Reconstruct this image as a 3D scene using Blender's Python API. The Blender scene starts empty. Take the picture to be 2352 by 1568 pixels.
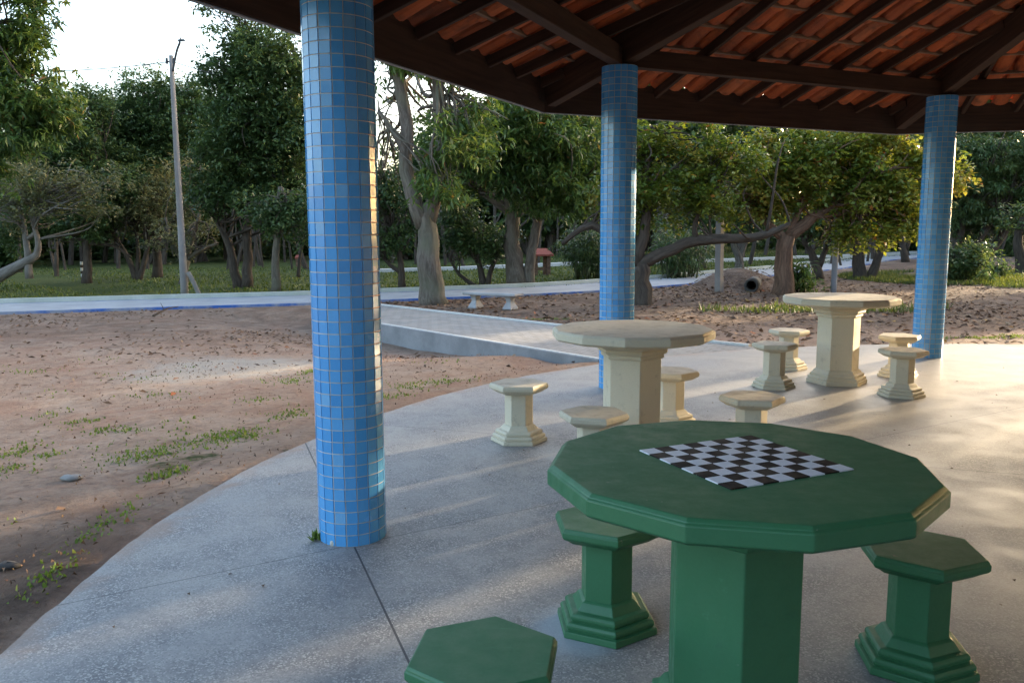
import bpy, math, random
import numpy as np
from mathutils import Vector, Matrix
random.seed(7)
RNG = np.random.default_rng(11)
S = bpy.context.scene
COL = S.collection
PI = math.pi

# ------------------------------------------------------------------ camera
F, PIT, ROLL, CH = 1928.9, .1327, -.0046, 1.392       # focal length in survey units of a 2352 wide frame
FW = np.array([0, math.cos(PIT), -math.sin(PIT)])
_up = np.array([0, math.sin(PIT), math.cos(PIT)])
_rt = np.array([1., 0, 0])
RT = math.cos(ROLL)*_rt + math.sin(ROLL)*_up
UP = -math.sin(ROLL)*_rt + math.cos(ROLL)*_up
cam = bpy.data.objects.new('camera', bpy.data.cameras.new('camera'))
COL.objects.link(cam)
cam.data.sensor_width = 36
cam.data.lens = 36*F/2352
cam.data.clip_start = .05
cam.data.clip_end = 5000
m = Matrix.Identity(4)
for i in range(3):
    m[i][0], m[i][1], m[i][2] = RT[i], UP[i], -FW[i]
m[2][3] = CH
cam.matrix_world = m
S.camera = cam

# ------------------------------------------------------------------ survey helpers
def ray(px, py):
    return FW + RT*(px-1176)/F - UP*(py-784)/F
def on_z(px, py, z):
    d = ray(px, py); t = (z-CH)/d[2]
    return np.array([d[0]*t, d[1]*t, z])
def at(px, py, Y):
    d = ray(px, py); t = Y/d[1]
    return np.array([d[0]*t, Y, CH+d[2]*t])

OX, OY, PR, PH = 5.058, 3.251, 5.813, 3.0611       # pavilion centre, column circle, angle of first column
RS, RE, ZE = 6.80, 6.69, 2.458
HC = 2.742
STEP = 2*PI/9

def sstep(a, b, v):
    t = np.clip((v-a)/(b-a), 0, 1); return t*t*(3-2*t)

NEAR = [(-500, 746, -.22), (0, 729, -.2), (430, 715, -.2), (700, 708, -.2), (870, 696, -.17), (1100, 683, -.13), (1380, 667, -.1), (1493, 658, -.1), (1651, 646, -.1),
        (1775, 632, -.1), (1839, 625, -.1), (1919, 618, -.1), (1965, 611, -.1), (2050, 596, -.1), (2200, 586, -.1), (2420, 579, -.1), (2900, 574, -.1)]
NEARW = np.array([on_z(*q) for q in NEAR])
def cyc_y(x):
    return np.interp(x, NEARW[:, 0], NEARW[:, 1])

def vnoise(x, y, s, seed=0):
    # cheap smooth value noise from sines
    r = np.random.default_rng(seed)
    v = 0
    for k in range(6):
        a, f, p = r.uniform(0, 2*PI), s*r.uniform(.6, 1.7), r.uniform(0, 2*PI)
        v = v + np.sin((x*np.cos(a)+y*np.sin(a))*f+p)
    return v/6

def ground_z(x, y):
    x = np.asarray(x, float); y = np.asarray(y, float)
    d = np.hypot(x-OX, y-OY)-RS
    s = (x-.98)*-.772+(y-8.94)*-.635
    left = sstep(-2.4, .2, s)
    gl = -.035-.15*sstep(.2, 4.5, d)-.12*sstep(.1, .9, d)*sstep(1.6, .2, np.abs(s-.1))
    gr = -.035-.07*sstep(.2, 5, d)
    z = gl*left+gr*(1-left)
    z = z-.016*np.clip(y-19, 0, 25)*sstep(6, -8, x)
    amp = sstep(.15, 2.0, d)
    z = z+amp*(.018*vnoise(x, y, 1.6, 3)+.008*vnoise(x, y, 5., 5))
    z = z+.13*np.exp(-((x+.15)**2/.8+(y-9.5)**2/.35))*sstep(.0, .5, d)*sstep(-.05, .25, s)
    z = np.where((s < .05) & (s > -2.2), np.minimum(z, -.06), z)
    z = z+.5*np.exp(-((x-5.85)**2/1.1+(y-21.6)**2/.5))
    sp_ = np.clip(vnoise(x, y, 2.7, 41)+.55*vnoise(x, y, 9., 42)+.18, -.6, .9); nb = sstep(.55, .05, np.abs(d))*left
    z = z*(1-nb)+nb*np.where(d < 0, -.006+.016*sp_-.45*np.clip(-d, 0, 1), .012*sp_-.007)
    cd = np.abs(y-cyc_y(x)-1.)-1.
    w_ = sstep(1.6, .3, cd); z = z*(1-w_)+(-.15-.016*np.clip(y-19, 0, 25)*sstep(6, -8, x))*w_
    z = np.where(d < -.25, -.12, z)
    return z
def gp(px, py):
    z = -.15
    for _ in range(25):
        p = on_z(px, py, z); z = .5*z+.5*float(ground_z(p[0], p[1]))
    p = on_z(px, py, z)
    return np.array([p[0], p[1], float(ground_z(p[0], p[1]))])

# ------------------------------------------------------------------ node helpers
class NT:
    def __init__(s, name):
        s.m = bpy.data.materials.new(name); s.m.use_nodes = True
        s.t = s.m.node_tree; s.t.nodes.clear()
        s.out = s.n('ShaderNodeOutputMaterial')
    def n(s, k, **kw):
        o = s.t.nodes.new(k)
        for a, b in kw.items(): setattr(o, a, b)
        return o
    def l(s, a, b): s.t.links.new(a, b)
    def setin(s, node, key, v):
        if hasattr(v, 'node'): s.l(v, node.inputs[key])
        else: node.inputs[key].default_value = v
    def pos(s):
        return s.n('ShaderNodeNewGeometry').outputs['Position']
    def obj(s):
        return s.n('ShaderNodeTexCoord').outputs['Object']
    def mapv(s, v, scale, rot=(0, 0, 0)):
        o = s.n('ShaderNodeMapping'); s.l(v, o.inputs['Vector']); o.inputs['Scale'].default_value = scale; o.inputs['Rotation'].default_value = rot
        return o.outputs[0]
    def noise(s, v, scale, detail=4, rough=.55, dist=0):
        o = s.n('ShaderNodeTexNoise'); s.l(v, o.inputs['Vector']); o.inputs['Scale'].default_value = scale
        o.inputs['Detail'].default_value = detail; o.inputs['Roughness'].default_value = rough; o.inputs['Distortion'].default_value = dist
        return o.outputs['Fac']
    def vor(s, v, scale, out='Distance', feature='F1'):
        o = s.n('ShaderNodeTexVoronoi', feature=feature); s.l(v, o.inputs['Vector']); o.inputs['Scale'].default_value = scale
        return o.outputs[out]
    def ramp(s, f, stops):
        o = s.n('ShaderNodeValToRGB'); s.l(f, o.inputs[0]); e = o.color_ramp.elements
        while len(e) < len(stops): e.new(.5)
        for q, (p, c) in zip(e, stops):
            q.position = p; q.color = (*c, 1) if len(c) == 3 else c
        return o.outputs[0]
    def rng(s, f, a, b, c, d):
        o = s.n('ShaderNodeMapRange'); s.l(f, o.inputs[0])
        for i, v in enumerate((a, b, c, d)): o.inputs[i+1].default_value = v
        return o.outputs[0]
    def math(s, op, a, b=0):
        o = s.n('ShaderNodeMath', operation=op); s.setin(o, 0, a); s.setin(o, 1, b); return o.outputs[0]
    def mix(s, f, a, b, mode='MIX'):
        o = s.n('ShaderNodeMix', data_type='RGBA', blend_type=mode)
        s.setin(o, 0, f)
        for k, v in ((6, a), (7, b)):
            s.setin(o, k, v if hasattr(v, 'node') else (*v, 1))
        return o.outputs[2]
    def attr(s, name, out='Fac'):
        o = s.n('ShaderNodeAttribute', attribute_name=name); return o.outputs[out]
    def bump(s, h, strength=.3, dist=.01):
        o = s.n('ShaderNodeBump'); s.l(h, o.inputs['Height']); o.inputs['Strength'].default_value = strength; o.inputs['Distance'].default_value = dist
        return o.outputs[0]
    def bsdf(s, col, rough=.7, normal=None, spec=.5, metal=0, coat=0):
        o = s.n('ShaderNodeBsdfPrincipled')
        s.setin(o, 'Base Color', col if hasattr(col, 'node') else (*col, 1))
        s.setin(o, 'Roughness', rough); o.inputs['Specular IOR Level'].default_value = spec; o.inputs['Metallic'].default_value = metal
        o.inputs['Coat Weight'].default_value = coat
        if normal is not None: s.l(normal, o.inputs['Normal'])
        s.l(o.outputs[0], s.out.inputs[0])
        return o

def mat_concrete(name, c1, c2, scale=6, rough=.85, b=.25):
    t = NT(name); p = t.pos()
    a = t.noise(p, scale, 6, .6); f = t.noise(p, scale*14, 4, .6)
    c = t.mix(t.rng(a, .35, .65, 0, 1), c1, c2)
    c = t.mix(t.rng(f, .3, .7, 0, .35), c, tuple(x*.6 for x in c1))
    t.bsdf(c, rough, t.bump(f, b, .006)); return t.m

def mat_paint(name, base, worn, dirt, rough=.5, wearlo=.58, spec=.4, b=.15):
    t = NT(name); p = t.pos()
    a = t.noise(p, 3.2, 5, .6); d = t.noise(p, 16, 6, .65); g = t.noise(p, 120, 3, .5)
    c = t.mix(t.rng(a, .35, .7, 0, .55), base, worn)
    c = t.mix(t.rng(d, wearlo, wearlo+.16, 0, .5), c, dirt)
    c = t.mix(t.rng(g, .25, .75, .0, .16), c, tuple(x*.5 for x in base))
    ch = t.noise(p, 21, 7, .75, .5); c = t.mix(t.rng(ch, .665, .70, 0, .75), c, (.27, .26, .235))
    sc = t.noise(t.mapv(p, (6, 42, 30), (0, 0, .7)), 1., 5, .7); c = t.mix(t.rng(sc, .64, .72, 0, .28), c, tuple(min(.7, x*1.5+.04) for x in base))
    h = t.math('ADD', t.math('MULTIPLY', d, .7), t.math('MULTIPLY', g, .3))
    t.bsdf(c, t.rng(d, .3, .7, rough-.08, rough+.2), t.bump(h, b, .004), spec); return t.m

def mat_wood(name, c1, c2, rough=.75):
    t = NT(name); v = t.attr('grain', 'Vector')
    a = t.noise(t.mapv(v, (1.2, 22, 22)), 1.6, 6, .65)
    b = t.noise(v, 2.2, 3)
    c = t.mix(t.rng(a, .3, .7, 0, 1), c1, c2)
    c = t.mix(t.rng(b, .45, .75, 0, .5), c, tuple(x*.55 for x in c1))
    t.bsdf(c, rough, t.bump(a, .35, .004), .18); return t.m

def mat_bark(name, c1, c2, moss=None):
    t = NT(name); v = t.attr('grain', 'Vector')
    a = t.noise(t.mapv(v, (1.3, 6, 6)), 2.2, 7, .75, .9)
    w = t.vor(t.mapv(v, (1.1, 5.5, 5.5)), 1.6)
    b = t.noise(t.pos(), 1.3, 4)
    c = t.mix(t.rng(a, .40, .60, 0, 1), c1, c2)
    c = t.mix(t.rng(w, .0, .35, .9, 0), c, tuple(x*.35 for x in c1))
    if moss: c = t.mix(t.rng(b, .48, .66, 0, .75), c, moss)
    h = t.math('ADD', t.math('MULTIPLY', a, .6), t.math('MULTIPLY', w, .6))
    t.bsdf(c, .92, t.bump(h, .9, .035), .15); return t.m

def mat_leaf(name, stops, trans=.3, rough=.42):
    t = NT(name)
    c = t.ramp(t.attr('tint'), stops)
    o = t.n('ShaderNodeBsdfPrincipled'); t.l(c, o.inputs['Base Color']); o.inputs['Roughness'].default_value = rough
    o.inputs['Specular IOR Level'].default_value = .35
    tr = t.n('ShaderNodeBsdfTranslucent')
    cc = t.n('ShaderNodeHueSaturation'); t.l(c, cc.inputs['Color']); cc.inputs['Hue'].default_value = .48; cc.inputs['Value'].default_value = 1.7; cc.inputs['Saturation'].default_value = 1.1
    t.l(cc.outputs[0], tr.inputs[0])
    mx = t.n('ShaderNodeMixShader'); mx.inputs[0].default_value = trans
    t.l(o.outputs[0], mx.inputs[1]); t.l(tr.outputs[0], mx.inputs[2]); t.l(mx.outputs[0], t.out.inputs[0])
    return t.m

def mat_plain(name, col, rough=.6, metal=0, spec=.5):
    t = NT(name); f = t.noise(t.pos(), 25, 5, .6)
    c = t.mix(t.rng(f, .35, .7, 0, .5), col, tuple(x*.6 for x in col))
    t.bsdf(c, rough, None, spec, metal); return t.m

# ------------------------------------------------------------------ mesh helpers
class MB:
    def __init__(s): s.v = []; s.f = []; s.mi = []; s.g = []
    def add(s, v, f, mi=0, grain=None):
        o = len(s.v); s.v += [tuple(map(float, q)) for q in v]
        s.f += [tuple(i+o for i in q) for q in f]; s.mi += [mi]*len(f)
        s.g += [tuple(map(float, q)) for q in (grain if grain is not None else v)]
    def beam(s, a, b, w, h, up=(0, 0, 1), mi=0):
        # rectangular bar, a-b is the centre line of its top face
        a = np.array(a, float); b = np.array(b, float); d = b-a; L = np.linalg.norm(d); d /= L
        sd = np.cross(d, up); sd /= np.linalg.norm(sd); u = np.cross(sd, d)
        e = .004
        prof = [(-w/2+e, 0), (w/2-e, 0), (w/2, -e), (w/2, -h+e), (w/2-e, -h), (-w/2+e, -h), (-w/2, -h+e), (-w/2, -e)]
        v = []; g = []; off = random.uniform(0, 50)
        for q, x in ((a, 0), (b, L)):
            for (i, j) in prof:
                v.append(q+sd*i+u*j); g.append((x+off, i+off, j))
        n = 8
        f = [(k, (k+1) % n, n+(k+1) % n, n+k) for k in range(n)]
        f += [tuple(range(n))[::-1], tuple(range(n, 2*n))]
        s.add(v, f, mi, g)
    def box(s, c, sz, rot=0, bev=0, mi=0):
        x, y, z = [q/2 for q in sz]; cs, sn = math.cos(rot), math.sin(rot)
        b = bev
        lay = [(-z, b), (-z+b, 0), (z-b, 0), (z, b)] if b else [(-z, 0), (z, 0)]
        v = []
        for (zz, i) in lay:
            for (px, py) in ((-x+i, -y+i), (x-i, -y+i), (x-i, y-i), (-x+i, y-i)):
                v.append((c[0]+px*cs-py*sn, c[1]+px*sn+py*cs, c[2]+zz))
        f = []
        for k in range(len(lay)-1):
            for j in range(4): f.append((k*4+j, k*4+(j+1) % 4, k*4+4+(j+1) % 4, k*4+4+j))
        f += [(3, 2, 1, 0), tuple(len(v)-4+j for j in range(4))]
        s.add(v, f, mi)
    def ngon_lathe(s, prof, n, rot=0, c=(0, 0), mi=0, cap=True, jit=0):
        # prof: (circumradius, z) from bottom to top
        v = []
        for (r, z) in prof:
            for k in range(n):
                a = rot+2*PI*k/n
                v.append((c[0]+r*math.cos(a), c[1]+r*math.sin(a), z))
        f = []
        for i in range(len(prof)-1):
            for k in range(n):
                f.append((i*n+k, i*n+(k+1) % n, (i+1)*n+(k+1) % n, (i+1)*n+k))
        if cap:
            f += [tuple(range(n))[::-1], tuple(range((len(prof)-1)*n, len(prof)*n))]
        s.add(v, f, mi)
    def tube(s, pts, rad, n=8, mi=0, wob=0, seed=0, cap=True):
        pts = np.array(pts, float); rad = np.array(rad, float); m_ = len(pts)
        tg = np.gradient(pts, axis=0); tg /= np.linalg.norm(tg, axis=1)[:, None]+1e-9
        ref = np.array([1., 0, 0]) if abs(tg[0][0]) < .9 else np.array([0, 1., 0])
        r = np.random.default_rng(seed)
        v = []; g = []; L = r.uniform(0, 90)
        u = ref-tg[0]*(ref@tg[0]); u /= np.linalg.norm(u)
        ph = r.uniform(0, 6.28, 3)
        for i in range(m_):
            u = u-tg[i]*(u@tg[i]); u /= np.linalg.norm(u)+1e-9; w = np.cross(tg[i], u)
            if i: L += np.linalg.norm(pts[i]-pts[i-1])
            for k in range(n):
                a = 2*PI*k/n
                rr = rad[i]*(1+wob*(.5*math.sin(3*a+ph[0]+L*1.5)+.35*math.sin(5*a+ph[1]-L*2.3)+.3*math.sin(2*a+ph[2]+L*5)))
                v.append(pts[i]+(u*math.cos(a)+w*math.sin(a))*rr)
                g.append((L, math.cos(a)*rad[i]*1.+ph[0], math.sin(a)*rad[i]))
        f = [(i*n+k, i*n+(k+1) % n, (i+1)*n+(k+1) % n, (i+1)*n+k) for i in range(m_-1) for k in range(n)]
        if cap: f += [tuple(range(n))[::-1], tuple(range((m_-1)*n, m_*n))]
        s.add(v, f, mi, g)
    def build(s, name, mats, parent=None, loc=None, smooth=False):
        me = bpy.data.meshes.new(name); me.from_pydata(s.v, [], s.f)
        for q in (mats if isinstance(mats, (list, tuple)) else [mats]): me.materials.append(q)
        if any(s.mi): me.polygons.foreach_set('material_index', s.mi)
        at_ = me.attributes.new('grain', 'FLOAT_VECTOR', 'POINT')
        at_.data.foreach_set('vector', np.array(s.g, dtype=np.float32).ravel())
        if smooth:
            me.polygons.foreach_set('use_smooth', [True]*len(s.f))
        me.update()
        return link(name, me, parent, loc)

def link(name, data, parent=None, loc=None):
    o = bpy.data.objects.new(name, data); COL.objects.link(o)
    if parent: o.parent = parent
    if loc is not None: o.location = loc
    return o
def tag(o, label=None, cat=None, group=None, kind=None):
    if label: o['label'] = label
    if cat: o['category'] = cat
    if group: o['group'] = group
    if kind: o['kind'] = kind
    return o
def empty(name, loc, rz=0):
    o = link(name, None, None, loc); o.rotation_euler = (0, 0, rz); o.empty_display_size = .2; return o
def copy_tree(o, parent=None):
    c = o.copy(); COL.objects.link(c); c.parent = parent
    for ch in o.children: copy_tree(ch, c)
    return c
def fast_mesh(name, v, f, mat, attrs=None, smooth=False):
    v = np.asarray(v, np.float32); f = np.asarray(f, np.int32)
    me = bpy.data.meshes.new(name)
    me.vertices.add(len(v)); me.vertices.foreach_set('co', v.ravel())
    k = f.shape[1]
    me.loops.add(f.size); me.loops.foreach_set('vertex_index', f.ravel())
    me.polygons.add(len(f)); me.polygons.foreach_set('loop_start', np.arange(0, f.size, k, dtype=np.int32))
    me.polygons.foreach_set('loop_total', np.full(len(f), k, np.int32))
    if smooth: me.polygons.foreach_set('use_smooth', np.ones(len(f), bool))
    me.materials.append(mat)
    for nm, a in (attrs or {}).items():
        q = me.attributes.new(nm, 'FLOAT', 'POINT'); q.data.foreach_set('value', np.asarray(a, np.float32))
    me.update(calc_edges=True); me.validate()
    return me

# ------------------------------------------------------------------ materials
M = {}
def m_floor():
    t = NT('terrazzo'); p = t.pos()
    big = t.noise(p, .75, 5, .6, .4); mid = t.noise(p, 3.4, 6, .65, .3); fine = t.noise(p, 26, 5, .6)
    cell = t.n('ShaderNodeTexVoronoi'); t.l(p, cell.inputs['Vector']); cell.inputs['Scale'].default_value = 175
    sp = t.n('ShaderNodeSeparateColor'); t.l(cell.outputs['Color'], sp.inputs[0])
    c = t.mix(t.rng(big, .36, .64, 0, 1), (.245, .242, .246), (.30, .280, .258))
    c = t.mix(t.rng(mid, .42, .66, 0, .75), c, (.160, .160, .168))
    bl = t.noise(p, 1.25, 7, .72, 1.1); c = t.mix(t.rng(bl, .50, .62, 0, .55), c, (.155, .152, .158)); c = t.mix(t.rng(bl, .33, .42, .5, 0), c, (.34, .325, .30))
    c = t.mix(t.rng(fine, .5, .78, 0, .4), c, (.36, .35, .33))
    spk = t.rng(mid, .35, .65, .2, 1.)
    c = t.mix(t.math('MULTIPLY', t.rng(sp.outputs[0], .70, .78, 0, .72), spk), c, (.52, .50, .47))
    c = t.mix(t.rng(sp.outputs[1], .80, .86, 0, .4), c, (.085, .085, .09))
    st = t.noise(p, 1.7, 7, .7, .8)
    c = t.mix(t.rng(st, .60, .72, 0, .5), c, (.40, .385, .36))
    vm = t.n('ShaderNodeVectorMath', operation='DISTANCE'); t.l(p, vm.inputs[0]); vm.inputs[1].default_value = tuple(on_z(1330, 1440, 0))
    pd = t.math('ADD', vm.outputs['Value'], t.math('MULTIPLY', t.math('SUBTRACT', mid, .5), .25))
    c = t.mix(t.rng(pd, .13, .22, .75, 0), c, (.38, .42, .47))
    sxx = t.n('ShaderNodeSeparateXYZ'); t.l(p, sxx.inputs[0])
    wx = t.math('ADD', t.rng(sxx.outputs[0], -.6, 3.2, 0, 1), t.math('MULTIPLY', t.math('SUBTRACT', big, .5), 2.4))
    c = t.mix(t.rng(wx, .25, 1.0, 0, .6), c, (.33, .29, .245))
    vc = t.n('ShaderNodeVectorMath', operation='DISTANCE'); t.l(p, vc.inputs[0]); vc.inputs[1].default_value = (OX, OY, 0)
    ed = t.math('ADD', t.math('SUBTRACT', vc.outputs['Value'], RS), t.math('MULTIPLY', t.math('SUBTRACT', mid, .5), .55))
    c = t.mix(t.rng(ed, -.10, .02, 0, .75), c, (.30, .215, .165))
    # saw-cut joints of the floor, lines through surveyed points
    J = None
    sx = t.n('ShaderNodeSeparateXYZ'); t.l(p, sx.inputs[0])
    for (a, b, w) in JOINTS:
        a = np.array(a[:2]); b = np.array(b[:2]); d = (b-a)/np.linalg.norm(b-a); n = np.array([-d[1], d[0]]); k = float(n@a)
        e = t.math('ADD', t.math('MULTIPLY', sx.outputs[0], float(n[0])), t.math('MULTIPLY', sx.outputs[1], float(n[1])))
        e = t.math('ABSOLUTE', t.math('SUBTRACT', e, k))
        e = t.math('LESS_THAN', e, w)
        J = e if J is None else t.math('MAXIMUM', J, e)
    c = t.mix(J, c, (.05, .05, .055))
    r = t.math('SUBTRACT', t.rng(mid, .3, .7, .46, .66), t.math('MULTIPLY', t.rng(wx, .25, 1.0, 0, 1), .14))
    h = t.math('ADD', t.math('MULTIPLY', fine, .5), t.math('MULTIPLY', mid, .8))
    t.bsdf(c, r, t.bump(h, .12, .01), .5)
    return t.m
_c1 = on_z(815, 1257, 0); _c2 = on_z(930, 1500, 0)
JOINTS = [(_c1, _c2, .0042), (on_z(870, 975, 0), on_z(1090, 992, 0), .003), (on_z(1300, 1150, 0), on_z(900, 1232, 0), .0022)]
M['floor'] = m_floor()

def m_ground():
    t = NT('dirt'); p = t.pos()
    big = t.noise(p, .45, 5, .6); mid = t.noise(p, 2.6, 7, .68, .5); fine = t.noise(p, 17, 7, .7); grit = t.noise(p, 75, 4, .7)
    c = t.mix(t.rng(big, .38, .64, 0, 1), (.40, .265, .19), (.45, .34, .265))
    c = t.mix(t.rng(mid, .45, .68, 0, .8), c, (.255, .165, .122))
    c = t.mix(t.rng(fine, .5, .74, 0, .7), c, (.14, .10, .078))
    c = t.mix(t.rng(grit, .55, .75, 0, .5), c, (.46, .40, .34))
    cl = t.noise(p, 6.5, 8, .75, 1.2)
    c = t.mix(t.rng(cl, .52, .68, 0, .62), c, (.165, .110, .080))
    rd = t.noise(p, .9, 6, .7, .8); c = t.mix(t.rng(rd, .48, .66, 0, .7), c, (.34, .195, .135)); c = t.mix(t.rng(rd, .30, .44, .55, 0), c, (.36, .30, .25))
    c = t.mix(t.rng(cl, .30, .42, .4, 0), c, (.42, .33, .27))
    # pale washed-out sandy patch
    pf = t.math('ADD', t.attr('pale'), t.math('MULTIPLY', t.math('SUBTRACT', mid, .5), 1.4))
    c = t.mix(t.rng(pf, .38, .75, 0, .85), c, (.42, .375, .325))
    # damp dark soil
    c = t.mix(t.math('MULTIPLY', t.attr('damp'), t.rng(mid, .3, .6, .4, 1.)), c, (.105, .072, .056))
    # turf
    gn = t.noise(p, 1.1, 5, .6); gf = t.noise(p, 30, 6, .7)
    gc = t.mix(t.rng(gn, .35, .65, 0, 1), (.045, .068, .018), (.085, .10, .030))
    gc = t.mix(t.rng(gf, .4, .7, 0, .7), gc, (.030, .045, .012))
    gfac = t.math('ADD', t.attr('grass'), t.math('MULTIPLY', t.math('SUBTRACT', mid, .5), 1.5))
    c = t.mix(t.rng(gfac, .42, .62, 0, 1), c, gc)
    h = t.math('ADD', t.math('MULTIPLY', fine, .7), t.math('ADD', t.math('MULTIPLY', grit, .25), mid))
    t.bsdf(c, .95, t.bump(t.math('ADD', h, t.math('MULTIPLY', cl, 1.2)), 1.0, .05), .15)
    return t.m
M['ground'] = m_ground()
def m_pavers():
    t = NT('path_pavers'); p = t.mapv(t.pos(), (1, 1, 1), (0, 0, .69))
    b = t.n('ShaderNodeTexBrick'); t.l(p, b.inputs['Vector']); b.inputs['Scale'].default_value = 1; b.inputs['Brick Width'].default_value = .22; b.inputs['Row Height'].default_value = .11; b.inputs['Mortar Size'].default_value = .008
    b.inputs['Color1'].default_value = (.31, .30, .29, 1); b.inputs['Color2'].default_value = (.235, .23, .225, 1); b.inputs['Mortar'].default_value = (.13, .12, .11, 1)
    n = t.noise(t.pos(), 2.4, 6, .65); f = t.noise(t.pos(), 40, 4, .6)
    c = t.mix(t.rng(n, .4, .7, 0, .6), b.outputs['Color'], (.34, .31, .275)); c = t.mix(t.rng(f, .5, .75, 0, .4), c, (.15, .14, .13))
    t.bsdf(c, .9, t.bump(f, .3, .005), .2); return t.m
M['path'] = m_pavers()
M['pathc'] = mat_concrete('bench_concrete', (.36, .36, .37), (.27, .265, .26), 2.2)
M['pathwall'] = mat_concrete('path_wall', (.27, .27, .28), (.19, .19, .20), 3)
M['cycle'] = mat_concrete('cycle_concrete', (.37, .385, .41), (.28, .29, .31), 1.6)
M['kerb'] = mat_concrete('kerb_paint', (.50, .52, .47), (.36, .39, .33), 2.)
M['whiteline'] = mat_plain('white_paint', (.55, .54, .52), .7)
def m_stripe():
    t = NT('faded_blue_paint'); p = t.pos(); n = t.noise(p, 1.1, 6, .7)
    c = t.mix(t.rng(n, .44, .58, 0, .85), (.035, .105, .34), (.27, .285, .31)); t.bsdf(c, .7, None, .3); return t.m
M['bluepaint'] = m_stripe()
M['cream'] = mat_paint('cream_paint', (.63, .565, .43), (.57, .51, .40), (.30, .265, .22), .6)
M['creamtop'] = mat_paint('cream_worn_top', (.50, .445, .35), (.44, .39, .31), (.26, .23, .19), .62, .5)
M['green'] = mat_paint('green_paint', (.036, .150, .066), (.046, .172, .076), (.040, .105, .064), .42, .62, .5)
M['greentop'] = mat_paint('green_worn_top', (.045, .165, .074), (.062, .162, .072), (.062, .125, .070), .5, .60, .5)
M['wood'] = mat_wood('dark_timber', (.070, .036, .023), (.030, .016, .011))
M['woodlight'] = mat_wood('batten_timber', (.27, .16, .105), (.14, .08, .05))
def m_tile():
    t = NT('clay_tile'); p = t.pos(); r = t.attr('grain', 'Vector')
    w = t.n('ShaderNodeTexWhiteNoise', noise_dimensions='3D'); t.l(r, w.inputs[0])
    n = t.noise(p, 9, 5, .6)
    c = t.ramp(w.outputs['Value'], [(0, (.35, .070, .022)), (.4, (.46, .102, .030)), (.7, (.52, .145, .052)), (.9, (.42, .13, .06)), (1, (.27, .06, .026))])
    c = t.mix(t.rng(n, .48, .72, 0, .75), c, (.11, .050, .032))
    t.bsdf(c, .8, t.bump(n, .3, .01), .3); return t.m
M['claytile'] = m_tile()
def m_bluetile():
    t = NT('blue_glazed_tile'); r = t.attr('grain', 'Vector')
    w = t.n('ShaderNodeTexWhiteNoise', noise_dimensions='3D'); t.l(r, w.inputs[0])
    c = t.ramp(w.outputs['Value'], [(0, (.060, .285, .62)), (.5, (.082, .34, .69)), (.9, (.115, .39, .74)), (1, (.19, .42, .66))])
    n = t.noise(t.pos(), 60, 3)
    c = t.mix(t.rng(n, .6, .8, 0, .35), c, (.14, .25, .36))
    rr = t.rng(t.noise(t.pos(), 7, 4), .35, .75, .13, .30)
    t.bsdf(c, rr, None, .6); return t.m
M['bluetile'] = m_bluetile()
M['grout'] = mat_concrete('grout', (.66, .63, .58), (.46, .43, .39), 9)
M['board_white'] = mat_paint('white_ceramic', (.74, .76, .82), (.68, .70, .76), (.5, .5, .53), .4, .68)
M['board_black'] = mat_paint('black_ceramic', (.014, .010, .011), (.02, .014, .014), (.03, .022, .02), .5, .66, .25)
M['bark_grey'] = mat_bark('grey_bark', (.17, .145, .12), (.085, .068, .056), (.11, .11, .075))
M['bark_dark'] = mat_bark('dark_bark', (.085, .068, .055), (.050, .040, .032))
M['bark_red'] = mat_bark('reddish_bark', (.20, .125, .085), (.10, .062, .045))
M['bark_pale'] = mat_bark('pale_bark', (.21, .19, .17), (.13, .115, .10))
M['pole'] = mat_concrete('pole_concrete', (.27, .25, .24), (.19, .18, .175), 2)
M['metal'] = mat_plain('dark_metal', (.05, .05, .055), .45, .8)
M['cable'] = mat_plain('cable', (.10, .10, .11), .6)
M['mango'] = mat_leaf('mango_leaf', [(0, (0.035, 0.073, 0.020)), (.5, (0.075, 0.131, 0.029)), (.85, (0.144, 0.194, 0.045)), (.95, (0.200, 0.163, 0.044)), (1, (0.213, 0.094, 0.037))])
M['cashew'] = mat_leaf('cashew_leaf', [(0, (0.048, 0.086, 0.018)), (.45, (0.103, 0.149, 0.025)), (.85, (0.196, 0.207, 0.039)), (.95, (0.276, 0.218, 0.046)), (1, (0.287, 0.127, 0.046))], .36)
M['darkleaf'] = mat_leaf('dark_leaf', [(0, (0.034, 0.064, 0.025)), (.6, (0.070, 0.118, 0.038)), (1, (0.126, 0.165, 0.050))], .26)
M['olive'] = mat_leaf('olive_leaf', [(0, (0.081, 0.098, 0.048)), (.6, (0.131, 0.140, 0.060)), (1, (0.188, 0.163, 0.062))], .3)
M['grassblade'] = mat_leaf('grass_blade', [(0, (.034, .056, .014)), (.5, (.064, .092, .020)), (1, (.13, .15, .034))], .3, .6)
M['weed'] = mat_leaf('weed_leaf', [(0, (.07, .12, .022)), (.6, (.13, .20, .035)), (1, (.24, .26, .06))], .3, .6)
def m_litter():
    t = NT('dry_leaf'); c = t.ramp(t.attr('tint'), [(0, (.055, .034, .024)), (.4, (.13, .075, .045)), (.7, (.22, .13, .08)), (.88, (.32, .22, .14)), (.97, (.30, .10, .045)), (1, (.34, .24, .06))])
    t.bsdf(c, .8, None, .2); return t.m
M['litter'] = m_litter()
M['light_line'] = mat_plain('light_line_grey', (.28, .28, .29), .5)
M['stone'] = mat_concrete('stone', (.30, .29, .28), (.2, .19, .18), 20)
M['redroof'] = mat_plain('red_roof', (.24, .06, .04), .85)
M['twig'] = mat_bark('twig_bark', (.09, .07, .055), (.05, .04, .03))

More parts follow.
